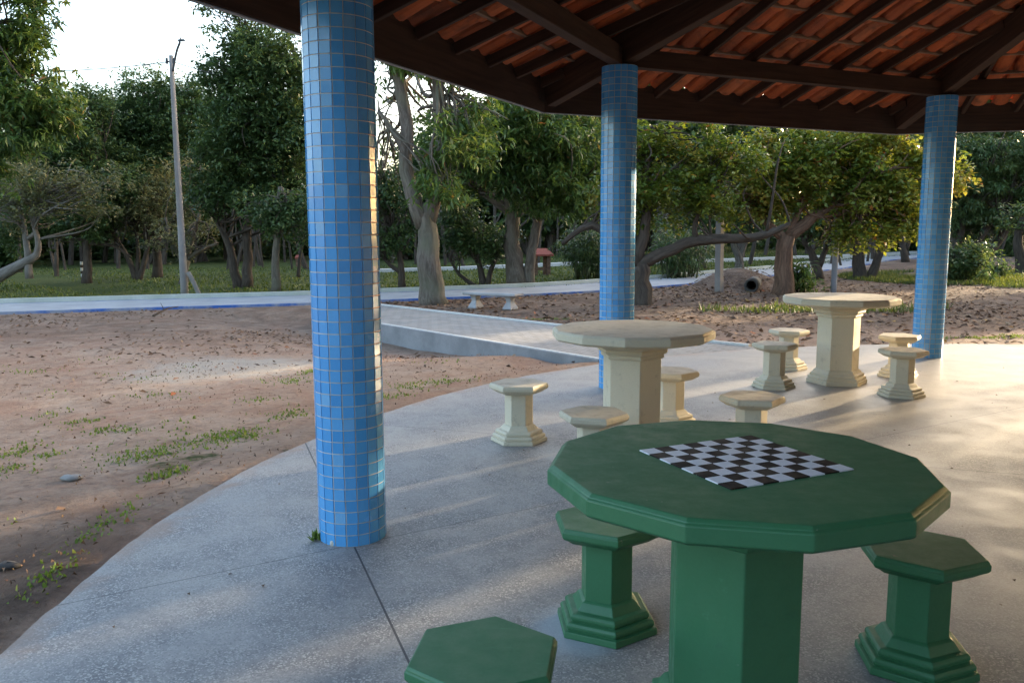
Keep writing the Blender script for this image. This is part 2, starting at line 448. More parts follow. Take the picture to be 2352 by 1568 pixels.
# ------------------------------------------------------------------ setting: ground, floor, paths
def axis(a, b, fine_a, fine_b, st, grow=1.22):
    v = list(np.arange(fine_a, fine_b+1e-6, st)); s = st
    while v[-1] < b: s *= grow; v.append(v[-1]+s)
    s = st
    while v[0] > a: s *= grow; v.insert(0, v[0]-s)
    return np.array(v)
xs = axis(-1500, 1500, -6, 14, .10); ys = axis(-300, 2500, 1.2, 19, .10)
GX, GY = np.meshgrid(xs, ys, indexing='ij')
GZ = ground_z(GX, GY)
nx, ny = GX.shape
idx = np.arange(nx*ny).reshape(nx, ny)
quads = np.stack([idx[:-1, :-1], idx[1:, :-1], idx[1:, 1:], idx[:-1, 1:]], -1).reshape(-1, 4)
cy = cyc_y(GX)
grass = sstep(1.8, 2.6, GY-cy)
def ell(cx, cy_, rx, ry, rot=0):
    c, s = math.cos(rot), math.sin(rot); X = (GX-cx)*c+(GY-cy_)*s; Y = -(GX-cx)*s+(GY-cy_)*c
    return np.clip(1.25-np.sqrt((X/rx)**2+(Y/ry)**2), 0, 1)
q = on_z(1900, 710, -.1); grass = np.maximum(grass, ell(q[0], q[1], 2.6, .9)*.8)
q = on_z(2330, 650, -.1); grass = np.maximum(grass, ell(q[0]+1.5, q[1]+2, 5.5, 5.0)*1.05)
q = on_z(1950, 610, -.1); grass = np.maximum(grass, ell(q[0]+5, q[1]-6, 4, 3)*.6)
q = on_z(1240, 735, -.1); grass = np.maximum(grass, ell(q[0]+.5, q[1]+.2, .7, .5)*.55)
q = on_z(420, 1070, -.1); grass = np.maximum(grass, ell(q[0], q[1], 1.3, .4)*.42)
q = on_z(520, 848, -.17); pale = ell(q[0], q[1], 1.5, 1.35)
dd = np.hypot(GX-OX, GY-OY)-RS
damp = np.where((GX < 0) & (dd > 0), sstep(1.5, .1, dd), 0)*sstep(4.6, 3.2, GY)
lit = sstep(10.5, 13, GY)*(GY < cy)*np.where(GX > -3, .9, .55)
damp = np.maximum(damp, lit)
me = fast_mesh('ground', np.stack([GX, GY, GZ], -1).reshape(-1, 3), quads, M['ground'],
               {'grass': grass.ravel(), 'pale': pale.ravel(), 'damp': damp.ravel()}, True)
tag(link('ground', me), kind='structure')

mb = MB()
mb.ngon_lathe([(RS-.01, -.30), (RS, -.29), (RS, -.012), (RS-.012, 0)], 400, 0, (OX, OY))
ev = np.random.default_rng(9)
mb.v = [(OX+(x-OX)*(1+.0012*math.sin(11*math.atan2(y-OY, x-OX))+.0008*math.sin(37*math.atan2(y-OY, x-OX)+1)+(ev.normal(0, .0007))), OY+(y-OY)*(1+.0012*math.sin(11*math.atan2(y-OY, x-OX))+.0008*math.sin(37*math.atan2(y-OY, x-OX)+1)), z) for (x, y, z) in mb.v]
tag(mb.build('floor', M['floor']), kind='structure')

# pavilion path (raised, with side wall and white kerb lines), running to the cycle path
lp = [np.array([1.75, 8.0, 0]), np.array([.98, 8.94, -.0]), on_z(870, 742, -.04), on_z(738, 720, -.09)]
rp = [np.array([3.9, 8.8, 0]), np.array([2.9, 9.82, 0]), on_z(1260, 745, -.03), on_z(870, 700, -.10)]
rp.append(rp[-1]+(rp[-1]-rp[-2])*.22)
def resample(P, n):
    P = np.array(P); d = np.r_[0, np.cumsum(np.linalg.norm(np.diff(P, axis=0), axis=1))]; t = np.linspace(0, d[-1], n)
    return np.stack([np.interp(t, d, P[:, k]) for k in range(3)], -1)
LP, RP = resample(lp, 30), resample(rp, 30)
def outside_slab(p): return math.hypot(p[0]-OX, p[1]-OY) > RS-.02
mb = MB(); wall = MB(); kl = MB()
i0 = next(i for i in range(30) if outside_slab(LP[i])); j0 = next(i for i in range(30) if outside_slab(RP[i]))
LPo = resample([LP[i0-1]]+list(LP[i0:]), 30); RPo = resample([RP[j0-1]]+list(RP[j0:]), 30)
dz = -.006
v = []
for a, b in zip(LPo, RPo):
    for k in range(5):
        p = a+(b-a)*k/4; v.append((p[0], p[1], p[2]+dz))
f = [(i*5+k, i*5+k+1, i*5+6+k, i*5+5+k) for i in range(29) for k in range(4)]
mb.add(v, f)
tag(mb.build('path', M['path']), kind='structure')
def edge_wall(P, off, w, top, bot, mb_):
    P = np.array(P); t = np.gradient(P, axis=0)[:, :2]; t /= np.linalg.norm(t, axis=1)[:, None]; n = np.stack([-t[:, 1], t[:, 0]], -1)
    v = []
    for p, q in zip(P, n):
        a = p[:2]+q*off; b = p[:2]+q*(off+w)
        v += [(*a, p[2]+bot), (*a, p[2]+top), (*b, p[2]+top), (*b, p[2]+bot)]
    k = len(P)
    f = [(i*4+j, i*4+(j+1) % 4, i*4+4+(j+1) % 4, i*4+4+j) for i in range(k-1) for j in range(4)]
    f += [(3, 2, 1, 0), tuple((k-1)*4+j for j in range(4))]
    mb_.add(v, f)
edge_wall(LPo[1:], .0, .12, .012, -.5, wall)
tag(wall.build('path_side_wall', M['pathwall']), kind='structure')
edge_wall(LPo[1:], .035, .05, .020, .004, kl); edge_wall(RPo[1:], -.05, .05, .022, -.2, kl)
tag(kl.build('path_edge_line', M['whiteline']), kind='structure')

# cycle path with blue edge stripe and far kerb
CW = 2.05
tg = np.gradient(NEARW[:, :2], axis=0); tg /= np.linalg.norm(tg, axis=1)[:, None]
CP = resample(NEARW, 140); t2 = np.gradient(CP[:, :2], axis=0)
for _ in range(6):
    CP[1:-1] = (CP[:-2]+2*CP[1:-1]+CP[2:])/4
t2 = np.gradient(CP[:, :2], axis=0); t2 /= np.linalg.norm(t2, axis=1)[:, None]; n2 = np.stack([-t2[:, 1], t2[:, 0]], -1)
CZ = np.array([float(ground_z(*(p[:2]+q*.9))) for p, q in zip(CP, n2)])
for _ in range(30): CZ[1:-1] = (CZ[:-2]+2*CZ[1:-1]+CZ[2:])/4
def cyc_ribbon(o0, o1, h0, h1, name, mat, skirt=.3):
    v = []
    for p, q in zip(CP, n2):
        a = p[:2]+q*o0; b = p[:2]+q*o1; z = CZ[len(v)//4]
        v += [(*a, z-skirt), (*a, z+h0), (*b, z+h1), (*b, z-skirt)]
    k = len(CP)
    f = [(i*4+j, i*4+(j+1) % 4, i*4+4+(j+1) % 4, i*4+4+j) for i in range(k-1) for j in range(3)]
    mb = MB(); mb.add(v, f); return tag(mb.build(name, mat), kind='structure')
cyc_ribbon(.05, CW-.05, .055, .055, 'cycle_path', M['cycle'])
cyc_ribbon(0, .05, .052, .055, 'cycle_path_edge_stripe', M['bluepaint'])
cyc_ribbon(CW-.05, CW, .055, .056, 'cycle_path_edge_stripe', M['bluepaint'])
cyc_ribbon(CW, CW+.16, .15, .15, 'kerb', M['kerb'])
# a second pale path edge far off on the lawn
fk = MB()
pts = [on_z(x, y, -.1) for x, y in ((860, 613), (1100, 611), (1340, 607), (1500, 606), (1700, 600), (1960, 590), (2120, 582))]
P = resample(pts, 60)
for i in range(len(P)): P[i][2] = float(ground_z(P[i][0], P[i][1]))
edge_wall(P, 0, .5, .13, -.2, fk)
tag(fk.build('kerb', M['whiteline']), kind='structure')

# ------------------------------------------------------------------ pavilion
pav = empty('pavilion', (OX, OY, 0))
tag(pav, 'open polygonal pavilion with blue tiled columns and dark timber clay tiled roof', 'pavilion')
def col_mesh():
    mb = MB(); n = 18; r = .148; rows = 52; ph = HC/rows
    r_ = np.random.default_rng(4)
    mb.ngon_lathe([(r+.0006, 0), (r+.0006, HC)], 72, 0, (0, 0), 1)
    w = 2*PI/n
    for j in range(rows):
        sh = .004*math.sin(j*.9)
        for k in range(n):
            a = k*w+sh+r_.normal(0, .004); z0 = j*ph+.0017; z1 = (j+1)*ph-.0017
            hw = r*math.tan(w/2)-.0019; c = np.array([math.cos(a), math.sin(a), 0]); t = np.array([-math.sin(a), math.cos(a), 0]); u = np.array([0, 0, 1.])
            tilt = r_.normal(0, .0045); tz = r_.normal(0, .004)
            o = c*(r+.0014)
            def pt(x, z, d): return o+t*x+u*z+c*(d+tilt*x+tz*(z-(z0+z1)/2))
            zz0, zz1 = z0, z1; e = .0008
            v = [pt(-hw, zz0, -.006), pt(hw, zz0, -.006), pt(hw, zz1, -.006), pt(-hw, zz1, -.006),
                 pt(-hw+e, zz0+e, .0012), pt(hw-e, zz0+e, .0012), pt(hw-e, zz1-e, .0012), pt(-hw+e, zz1-e, .0012)]
            f = [(0, 1, 5, 4), (1, 2, 6, 5), (2, 3, 7, 6), (3, 0, 4, 7), (4, 5, 6, 7)]
            mb.add(v, f, 0, [(j*1.37, k*.77, 0)]*8)
    return mb
c0 = col_mesh().build('column', [M['bluetile'], M['grout']], pav)
for k in range(9):
    a = PH-STEP*k
    c = c0 if k == 0 else c0.copy()
    if k: COL.objects.link(c)
    c.location = (PR*math.cos(a), PR*math.sin(a), 0); c.rotation_euler = (0, 0, a+[.08, .03, .13, 0, .1, .05, .02, .1, .06][k])

SL = .325; AR = PR*math.cos(STEP/2); AE = RE*math.cos(STEP/2); T20 = math.tan(STEP/2)
def zr(a): return 2.892+SL*(AR-a)              # underside of the rafters
def vert(k, rho, z):
    a = PH-STEP*k; return np.array([rho*math.cos(a), rho*math.sin(a), z])
def bay_pt(k, u, a, z):                         # bay k lies between columns k and k+1
    an = PH-STEP*(k+.5); n = np.array([math.cos(an), math.sin(an)]); t = np.array([math.sin(an), -math.cos(an)])
    p = n*a+t*u; return np.array([p[0], p[1], z])
for k in range(9):
    # hip rafter on each column, ring beam and fascia of each side
    mb = MB(); cs = math.cos(STEP/2)
    p0 = vert(k, .12, zr(.12*cs)+.10); p1 = vert(k, RE-.035, zr((RE-.035)*cs)+.10)
    mb.beam(p0, p1, .11, .245); mb.build('hip_rafter', M['wood'], pav)
    a = vert(k, PR, 2.895); b = vert(k+1, PR, 2.895); d = (b-a)/np.linalg.norm(b-a)
    mb = MB(); mb.beam(a+d*.062, b-d*.062, .10, .15); mb.build('ring_beam', M['wood'], pav)
    a = vert(k, RE, ZE+.31); b = vert(k+1, RE, ZE+.31); d = (b-a)/np.linalg.norm(b-a)
    mb = MB(); mb.beam(a+d*.004, b-d*.004, .035, .31); mb.build('fascia_board', M['wood'], pav)
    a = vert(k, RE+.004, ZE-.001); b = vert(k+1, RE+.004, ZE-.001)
    mb = MB(); mb.beam(a+d*.004, b-d*.004, .030, .008); mb.build('fascia_light_line', M['light_line'], pav)  # pale strip standing in for light along the fascia's bottom edge
    # clay tiles: channels seen from below, covers over the gaps between them
    tb = MB(); rows = 17; pitch = .365; du = .205
    rr = np.random.default_rng(100+k)
    seg = 6
    detail = k in (8, 0, 1, 2, 3)
    for r in range(rows+1):
        aout = AE+.06-r*pitch; ain = aout-pitch-.06
        if ain < .12: continue
        half = aout*T20+.05
        nu = int(half/du)+1
        for c in range(-nu, nu+1):
            for kind in (0, 1):
                u = c*du+(du/2 if kind else 0)+rr.normal(0, .004)
                am = (aout+ain)/2
                if abs(u) > am*T20+.06: continue
                w0, w1 = (.088, .078) if kind == 0 else (.074, .083)
                lift = .155 if kind == 0 else .195
                v = []; th = .012; sk = rr.normal(0, .006)
                for (aa, w, dz_) in ((aout, w0 if kind == 0 else w1, -.014 if kind else -.020), (ain, w1 if kind == 0 else w0, 0)):
                    for layer in (0, 1):
                        for s_ in range(seg+1):
                            g = PI*s_/seg
                            rad = w-layer*th if kind == 0 else w+layer*th
                            x = -math.cos(g)*rad; y = math.sin(g)*rad*(.62)
                            z = zr(aa)+lift+dz_+(-y+.02 if kind == 0 else y-.02)
                            v.append(bay_pt(k, u+x+sk*(1 if aa == aout else -1), aa, z))
                n = seg+1; f = []
                for s_ in range(seg):
                    f.append((s_, s_+1, 2*n+s_+1, 2*n+s_))            # outer skin
                    f.append((n+s_+1, n+s_, 3*n+s_, 3*n+s_+1))        # inner skin
                    f.append((s_, n+s_, n+s_+1, s_+1)); f.append((2*n+s_, 2*n+s_+1, 3*n+s_+1, 3*n+s_))
                tb.add(v, f, 0, [(rr.uniform(0, 99), c*.31, r*.7)]*len(v))
    tb.build('roof_tiles', M['claytile'], pav)
    # ridge capping over the hip
    mb = MB(); cap = []
    rho = RE+.02
    while rho > .5:
        q0 = vert(k, rho, zr(rho*cs)+.235); q1 = vert(k, rho-.42, zr((rho-.42)*cs)+.262); rho -= .36
        t = (q1-q0)/np.linalg.norm(q1-q0); s_ = np.cross(t, (0, 0, 1)); s_ /= np.linalg.norm(s_); u_ = np.cross(s_, t)
        v = []
        for q_, w in ((q0, .15), (q1, .135)):
            for j in range(9):
                g = PI*j/8; v.append(q_+s_*math.cos(g)*w+u_*(math.sin(g)*w*.7-.05))
        mb.add(v, [(j, j+1, 10+j, 9+j) for j in range(8)], 0, [(rho, k, 0)]*len(v))
    mb.build('ridge_capping', M['claytile'], pav)
    if k in (0, 1, 2, 8):
        for i in range(-5, 6):
            u = i*.535
            if abs(u) > AE*T20-.12: continue
            amin = max(abs(u)/T20+.16, .3)
            mb = MB(); mb.beam(bay_pt(k, u, amin, zr(amin)+.10), bay_pt(k, u, AE-.022, zr(AE-.022)+.10), .04, .085)
            mb.build('rafter', M['wood'], pav)
    if k in (0, 1, 2):
        for r in range(17):
            a_ = AE+.002-r*.365
            if a_ < .6 or r == 0: continue
            hw = a_*T20-.06; z = zr(a_)+.10+.032
            mb = MB(); mb.beam(bay_pt(k, -hw, a_, z), bay_pt(k, hw, a_, z), .045, .031); mb.build('batten', M['woodlight'], pav)

# ------------------------------------------------------------------ tables and stools
STOOL_SEAT = [(.145, .332), (.150, .328), (.176, .345), (.190, .352), (.196, .360), (.196, .377), (.192, .380), (.192, .383), (.186, .390)]
STOOL_SHAFT = [(.094, .085), (.094, .318), (.100, .322), (.108, .331), (.108, .336)]
STOOL_BASE = [(.186, 0), (.188, .004), (.186, .024), (.170, .026), (.176, .033), (.177, .043), (.170, .052), (.152, .054), (.158, .061), (.158, .072), (.150, .080), (.128, .082), (.122, .090), (.108, .108), (.096, .114)]
TABLE_TOP = [(.30, .714), (.47, .714), (.492, .722), (.504, .730), (.504, .768), (.498, .772), (.496, .775), (.488, .782)]
TABLE_SHAFT = [(.185, .12), (.185, .63)]
TABLE_BASE = [(.265, 0), (.265, .035), (.250, .040), (.256, .050), (.254, .062), (.232, .072), (.238, .080), (.236, .092), (.215, .100), (.200, .122), (.186, .13)]
TABLE_CAP = [(.187, .600), (.200, .606), (.204, .618), (.200, .628), (.218, .636), (.226, .650), (.222, .662), (.250, .676), (.262, .692), (.275, .700), (.275, .7135)]
def soften(o, w=.004):
    b = o.modifiers.new('bevel', 'BEVEL'); b.width = w; b.segments = 2; b.limit_method = 'ANGLE'; b.angle_limit = math.radians(25)
def make_stool(mat, top):
    r = empty('stool', (0, 0, 0))
    mb = MB(); mb.ngon_lathe(STOOL_SEAT, 6); mb.mi[-1] = 1; o = mb.build('seat', [mat, top], r); soften(o, .003)
    mb = MB(); mb.ngon_lathe(STOOL_SHAFT, 6); p = mb.build('pedestal', mat, r); soften(p)
    mb = MB(); mb.ngon_lathe(STOOL_BASE, 6); o = mb.build('base', mat, p); soften(o, .003)
    return r
def make_table(mat, top):
    r = empty('game_table', (0, 0, 0))
    mb = MB(); mb.ngon_lathe(TABLE_TOP, 12); mb.mi[-1] = 1; o = mb.build('tabletop', [mat, top], r); soften(o, .003)
    mb = MB(); mb.ngon_lathe(TABLE_SHAFT, 6, .35); p = mb.build('pedestal', mat, r); soften(p)
    mb = MB(); mb.ngon_lathe(TABLE_BASE, 6, .35); o = mb.build('base', mat, p); soften(o, .003)
    mb = MB(); mb.ngon_lathe(TABLE_CAP, 6, .35); o = mb.build('capital', mat, p); soften(o, .003)
    return r
GT = make_table(M['green'], M['greentop']); GT.location = (.594, 2.160, 0); GT.rotation_euler = (0, 0, math.radians(3))
tag(GT, 'green concrete table with black and white chessboard inlaid in its top', 'table')
# chessboard inlay: 8 x 8 ceramic squares with thin joints
cb = MB(); sq = .0488; rotc = math.radians(24.5)-math.radians(3)
for i in range(8):
    for j in range(8):
        x = (i-3.5)*sq; y = (j-3.5)*sq; c, s_ = math.cos(rotc), math.sin(rotc)
        dx, dy = .016, .010
        c7, s7 = math.cos(-math.radians(3)), math.sin(-math.radians(3))
        ddx, ddy = dx*c7-dy*s7, dx*s7+dy*c7
        cb.box((ddx+x*c-y*s_, ddy+x*s_+y*c, .7828), (sq-.0008, sq-.0008, .005), rotc, .0006, 0 if (i+j) % 2 else 1)
cb.build('chessboard', [M['board_white'], M['board_black']], GT)
CT = make_table(M['cream'], M['creamtop'])
CT.location = (.748, 5.178, 0); CT.rotation_euler = (0, 0, .30)
tag(CT, 'cream concrete table standing in front of the middle blue column', 'table', 'cream concrete tables')
CT2 = copy_tree(CT); CT2.location = (2.952, 7.53, 0); CT2.rotation_euler = (0, 0, .52)
tag(CT2, 'cream concrete table farther from the camera, beside the third blue column', 'table')
GS = make_stool(M['green'], M['greentop']); CS = make_stool(M['cream'], M['creamtop'])
stools = [(GS, .33, 2.83, -86, 'green hexagonal stool half under the chess table, in front of the cream stools'),
          (GS, 1.295, 2.55, 22, 'green hexagonal stool at the far right side of the chess table'),
          (GS, -.072, 1.90, 22, 'green hexagonal stool cut by the bottom edge of the picture'),
          (CS, .043, 5.46, -62, 'cream stool standing alone beside the nearer cream table, towards the dirt'),
          (CS, 1.45, 4.99, -70, 'cream stool behind the chess table, between the two cream tables'),
          (CS, .45, 4.55, -75, 'cream stool just in front of the nearer cream pedestal, cut off by the green tabletop'),
          (CS, 1.14, 5.92, -80, 'cream stool half hidden behind the pedestal of the nearer cream table'),
          (CS, 2.31, 7.31, -75, 'front one of two cream stools on the path side of the farther table'),
          (CS, 2.76, 8.30, -78, 'rear one of two cream stools on the path side of the farther table'),
          (CS, 3.65, 7.84, -65, 'rear cream stool next to the third blue column, partly hidden by another stool'),
          (CS, 3.25, 6.90, -85, 'front cream stool before the third blue column, shading the stool behind')]
used = set()
for src, x, y, deg, lab in stools:
    o = copy_tree(src) if src.name in used else src
    used.add(src.name)
    o.location = (x, y, 0); o.rotation_euler = (0, 0, math.radians(deg))
    tag(o, lab, 'stool', 'green stools round the chess table' if src is GS else 'cream stools round the cream tables')

# ------------------------------------------------------------------ foliage generator
LEAF = {  # length, width, leaves per rosette, droop, rosettes per m2, clump radius
    'mango': (.215, .052, 9, .5, 140, .42), 'cashew': (.140, .074, 7, .05, 225, .38),
    'dark': (.145, .060, 7, .25, 250, .5), 'olive': (.13, .052, 6, .1, 170, .5), 'bushy': (.13, .06, 7, 0, 210, .34)}
def leaves(cen, k, L, W, droop, rng, tintc, spread=.05):
    n = len(cen)*k
    c = np.repeat(cen, k, 0)+rng.normal(0, spread, (n, 3))
    az = rng.uniform(0, 2*PI, n); el = rng.normal(-droop, .45, n)
    d = np.stack([np.cos(az)*np.cos(el), np.sin(az)*np.cos(el), np.sin(el)], -1)
    up = np.array([0, 0, 1.])+rng.normal(0, .45, (n, 3))
    sd = np.cross(d, up); sd /= np.linalg.norm(sd, axis=1)[:, None]+1e-9
    nn = np.cross(sd, d)
    l = (L*rng.uniform(.65, 1.2, n))[:, None]; w = (W*rng.uniform(.75, 1.2, n))[:, None]
    p0 = c; p2 = c+d*l-nn*l*.12
    mid = c+d*l*.5+nn*l*.05
    p1 = mid+sd*w*.5; p3 = mid-sd*w*.5
    v = np.stack([p0, p1, p2, p3], 1).reshape(-1, 3)
    f = np.arange(n*4).reshape(n, 4)
    t = np.clip(np.repeat(tintc, k)+rng.normal(0, .13, n), 0, 1)
    yel = rng.random(n) < .02; t = np.where(yel, rng.uniform(.93, 1, n), np.minimum(t, .92))
    return v, f, np.repeat(t, 4)
def crown_points(blobs, kind, rng, dens=1.0, tm=.40):
    """blobs: (centre, radii). returns rosette positions and tint"""
    L, W, k, droop, per, cr = LEAF[kind]
    P = []; T = []
    for c, r, dn in blobs:
        n = int(per*PI*r[0]*r[2]*dens*dn)
        kc = max(4, int(n/17))
        u = rng.normal(0, 1, (kc, 3)); u /= np.linalg.norm(u, axis=1)[:, None]
        rad = rng.uniform(.25, 1.0, kc)**.55
        cc = c+u*rad[:, None]*r*(1+.12*rng.normal(0, 1, kc))[:, None]
        tc = rng.normal(tm, .17, kc)
        pick = rng.integers(0, kc, n)
        g = rng.normal(0, 1, (n, 3))*np.array([1, 1, .62])*cr*rng.uniform(.5, 1.1, kc)[pick][:, None]*.62
        P.append(cc[pick]+g); T.append(tc[pick])
    return np.concatenate(P), np.concatenate(T)
def smooth_path(pts, n):
    pts = np.array(pts, float); m_ = len(pts)
    d = np.r_[0, np.cumsum(np.linalg.norm(np.diff(pts[:, :3], axis=0), axis=1))]
    t = np.linspace(0, d[-1], n)
    out = np.stack([np.interp(t, d, pts[:, k]) for k in range(pts.shape[1])], -1)
    for _ in range(2): out[1:-1] = (out[:-2]+2*out[1:-1]+out[2:])/4
    return out
TREE_N = [0]
def tree(name, label, limbs, blobs, kind, leafmat, bark, Y=None, group=None, dens=1., twigs=16, cat='tree', crown_name='crown', sides=10):
    """limbs: lists of (px, py, radius[, depth offset]); first limb starts on the ground. blobs: (px, py, rx, ry, depth offset, density)"""
    TREE_N[0] += 1; seed = 1000+TREE_N[0]; rng = np.random.default_rng(seed)
    if Y is None:
        base = gp(limbs[0][0][0], limbs[0][0][1]); Y = base[1]
    else:
        base = at(limbs[0][0][0], limbs[0][0][1], Y); base[2] = ground_z(base[0], base[1])
    root = empty(name, base); tag(root, label, cat, group)
    mb = MB(); ends = []
    for li, lm in enumerate(limbs):
        p = [np.r_[at(q[0], q[1], Y+(q[3] if len(q) > 3 else 0)), q[2]] for q in lm]
        if li == 0 or lm[0][1] > limbs[0][0][1]-14:
            p[0][2] = ground_z(p[0][0], p[0][1])-.08
            flare = p[0].copy(); flare[3] *= 1.18
            nb = p[0]+(p[1]-p[0])*min(.5, .35/max(.01, np.linalg.norm((p[1]-p[0])[:3])))
            p = [flare, nb]+p[1:]
        n = max(6, int(3+np.linalg.norm(np.diff(np.array(p)[:, :3], axis=0), axis=1).sum()*3.2))
        sp = smooth_path(p, n)
        jit = rng.normal(0, 1, (n, 3))*np.minimum(sp[:, 3:4]*.12, .03); jit[0] = 0
        sp[:, :3] += jit
        mb.tube(sp[:, :3]-base, sp[:, 3], sides, 0, .055, seed+li)
        if li > 0 or len(limbs) == 1 or name not in ('forked_tree', 'sunlit_tree', 'long_limbed_tree'): ends += [s for s in sp[n//2:]]
    ends = np.array(ends)
    B = []
    s = Y/F
    for b in blobs:
        px, py, rx, ry = b[:4]; dY = b[4] if len(b) > 4 else 0; dn = b[5] if len(b) > 5 else 1
        c = at(px, py, Y+dY); ss = (Y+dY)/F
        B.append((c-base, np.array([rx*ss, (rx+ry)/2*ss*1.0, ry*ss]), dn))
    # branches from the limbs out into every blob
    for c, r, dn in B:
        for q in range(twigs):
            tgt = c+rng.normal(0, .5, 3)*r
            e = ends[np.argmin(np.linalg.norm(ends[:, :3]-base-tgt, axis=1)+rng.uniform(0, 1.2, len(ends)))]
            a = e[:3]-base; L = np.linalg.norm(tgt-a)
            if L < .25: continue
            r0 = min(e[3]*.5, .02+.011*L)
            mid1 = a+(tgt-a)*.35+rng.normal(0, .10, 3)*L; mid2 = a+(tgt-a)*.7+rng.normal(0, .10, 3)*L+np.array([0, 0, .05*L])
            sp = smooth_path([np.r_[a, r0], np.r_[mid1, r0*.75], np.r_[mid2, r0*.5], np.r_[tgt, .006]], 9)
            mb.tube(sp[:, :3], sp[:, 3], 5, 0, 0, seed+q)
    mb.build('trunk', bark, root, smooth=True)
    if B:
        L, W, k, droop, per, cr = LEAF[kind]
        P, T = crown_points(B, kind, rng, dens, .60 if name == 'sunlit_tree' else .40)  # raised tint on one crown: yellow leaves plus painted-in sunlight
        v, f, t = leaves(P, k, L, W, droop, rng, T)
        me = fast_mesh(crown_name, v, f, leafmat, {'tint': t})
        link(crown_name, me, root)
    return root

exec_trees = True
# --- beyond the cycle path, left half
tree('overhanging_tree', 'dark tree hanging into the top left corner with drooping leaves',
     [[(-230, 705, .25), (-200, 560, .2), (-150, 380, .17), (-90, 200, .12), (-20, 60, .06)], [(-150, 380, .1), (-60, 300, .07), (40, 260, .03)]],
     [(0, 20, 90, 90), (30, 110, 75, 80), (-60, 190, 120, 90), (60, 215, 85, 70), (-10, 290, 130, 60), (100, 275, 60, 50), (-40, 370, 80, 50, 0, .6)], 'mango', M['mango'], M['bark_dark'])
tree('leaning_tree', 'sparse grey tree with forked pale stems and a trunk leaning in from the left edge',
     [[(-60, 668, .20), (20, 622, .16), (60, 600, .13), (100, 588, .10), (82, 540, .07), (70, 480, .05)], [(68, 640, .11), (64, 580, .09), (55, 520, .07), (40, 450, .05)], [(64, 548, .07), (85, 545, .06), (80, 500, .05), (75, 430, .04)]],
     [(60, 430, 130, 50, 0, .8), (150, 460, 110, 50, 0, .8), (0, 480, 80, 50, 0, .8), (210, 430, 70, 40, 0, .6)], 'olive', M['olive'], M['bark_pale'], twigs=26)
tree('round_tree', 'tree with dark upright trunk and dense low crown behind the white banded post',
     [[(200, 652, 0.163), (200, 590, 0.129), (205, 520, 0.109), (210, 430, 0.068)], [(203, 560, 0.068), (260, 560, 0.054), (300, 590, 0.034)]],
     [(200, 500, 90, 60), (120, 330, 90, 80), (190, 350, 80, 80), (210, 250, 55, 55), (250, 430, 90, 60), (110, 420, 80, 60), (60, 520, 90, 50)], 'dark', M['darkleaf'], M['bark_dark'])
tree('spreading_tree', 'tree splitting into several low stems beside the utility pole, with broad olive crown',
     [[(312, 642, 0.109), (300, 600, 0.088), (275, 560, 0.068), (250, 520, 0.048)], [(318, 642, 0.102), (335, 590, 0.082), (345, 540, 0.061)], [(314, 640, 0.082), (318, 580, 0.068), (310, 500, 0.048)]],
     [(330, 440, 120, 50, 0, .9), (270, 490, 90, 50, 0, .9), (390, 480, 90, 50, 0, .9), (250, 420, 70, 40, 0, .8)], 'olive', M['olive'], M['bark_dark'], twigs=26)
tree('tall_tree', 'tall domed tree whose round top meets the sky behind the utility pole',
     [[(362, 653, 0.190), (362, 590, 0.150), (358, 500, 0.129), (350, 400, 0.102), (345, 300, 0.068)]],
     [(345, 215, 85, 50), (290, 265, 75, 60), (400, 260, 75, 60), (340, 300, 120, 60), (430, 330, 70, 70), (270, 350, 70, 60), (350, 380, 120, 50), (460, 240, 50, 50)], 'dark', M['darkleaf'], M['bark_dark'], Y=31.)
tree('gnarled_tree', 'gnarled tree with curling grey limbs right behind the utility pole',
     [[(420, 652, 0.136), (425, 600, 0.109), (440, 550, 0.082), (462, 490, 0.048), (455, 450, 0.034)], [(425, 600, 0.075), (465, 570, 0.061), (500, 560, 0.041)], [(424, 610, 0.068), (395, 560, 0.054), (380, 500, 0.034)]],
     [(430, 400, 70, 45, 0, .6), (460, 540, 50, 40, 0, .5), (390, 560, 60, 35, 0, .5)], 'olive', M['olive'], M['bark_grey'], twigs=24)
tree('twin_trunk_tree', 'big dark tree on two close trunks between the pole and the nearest column',
     [[(548, 661, 0.136), (535, 600, 0.116), (520, 540, 0.102), (490, 490, 0.068)], [(566, 661, 0.150), (568, 580, 0.129), (566, 470, 0.116), (575, 330, 0.095), (580, 180, 0.068), (565, 60, 0.034)]],
     [(580, 120, 80, 70), (525, 205, 60, 70), (640, 170, 80, 110), (570, 270, 100, 80), (650, 320, 80, 90), (540, 360, 90, 70), (600, 420, 110, 60), (500, 440, 60, 50), (520, 30, 55, 30, 0, .5), (690, 250, 60, 120), (680, 450, 60, 60)], 'dark', M['darkleaf'], M['bark_dark'], dens=1.15)
tree('straight_tree', 'tree with a straight bare grey trunk just left of the nearest blue column',
     [[(633, 671, 0.116), (634, 600, 0.095), (638, 520, 0.082), (645, 430, 0.068)]],
     [(650, 470, 60, 45, 0, .8), (690, 500, 50, 50, 0, .8), (610, 490, 60, 40, 0, .7)], 'dark', M['darkleaf'], M['bark_grey'])
tree('slim_tree', 'slim slanting tree seen past the edge of the nearest column near the red kiosk',
     [[(684, 640, 0.068), (688, 590, 0.054), (700, 540, 0.041), (710, 480, 0.034)]], [(705, 430, 50, 60), (760, 470, 70, 60)], 'dark', M['darkleaf'], M['bark_dark'], Y=30.)
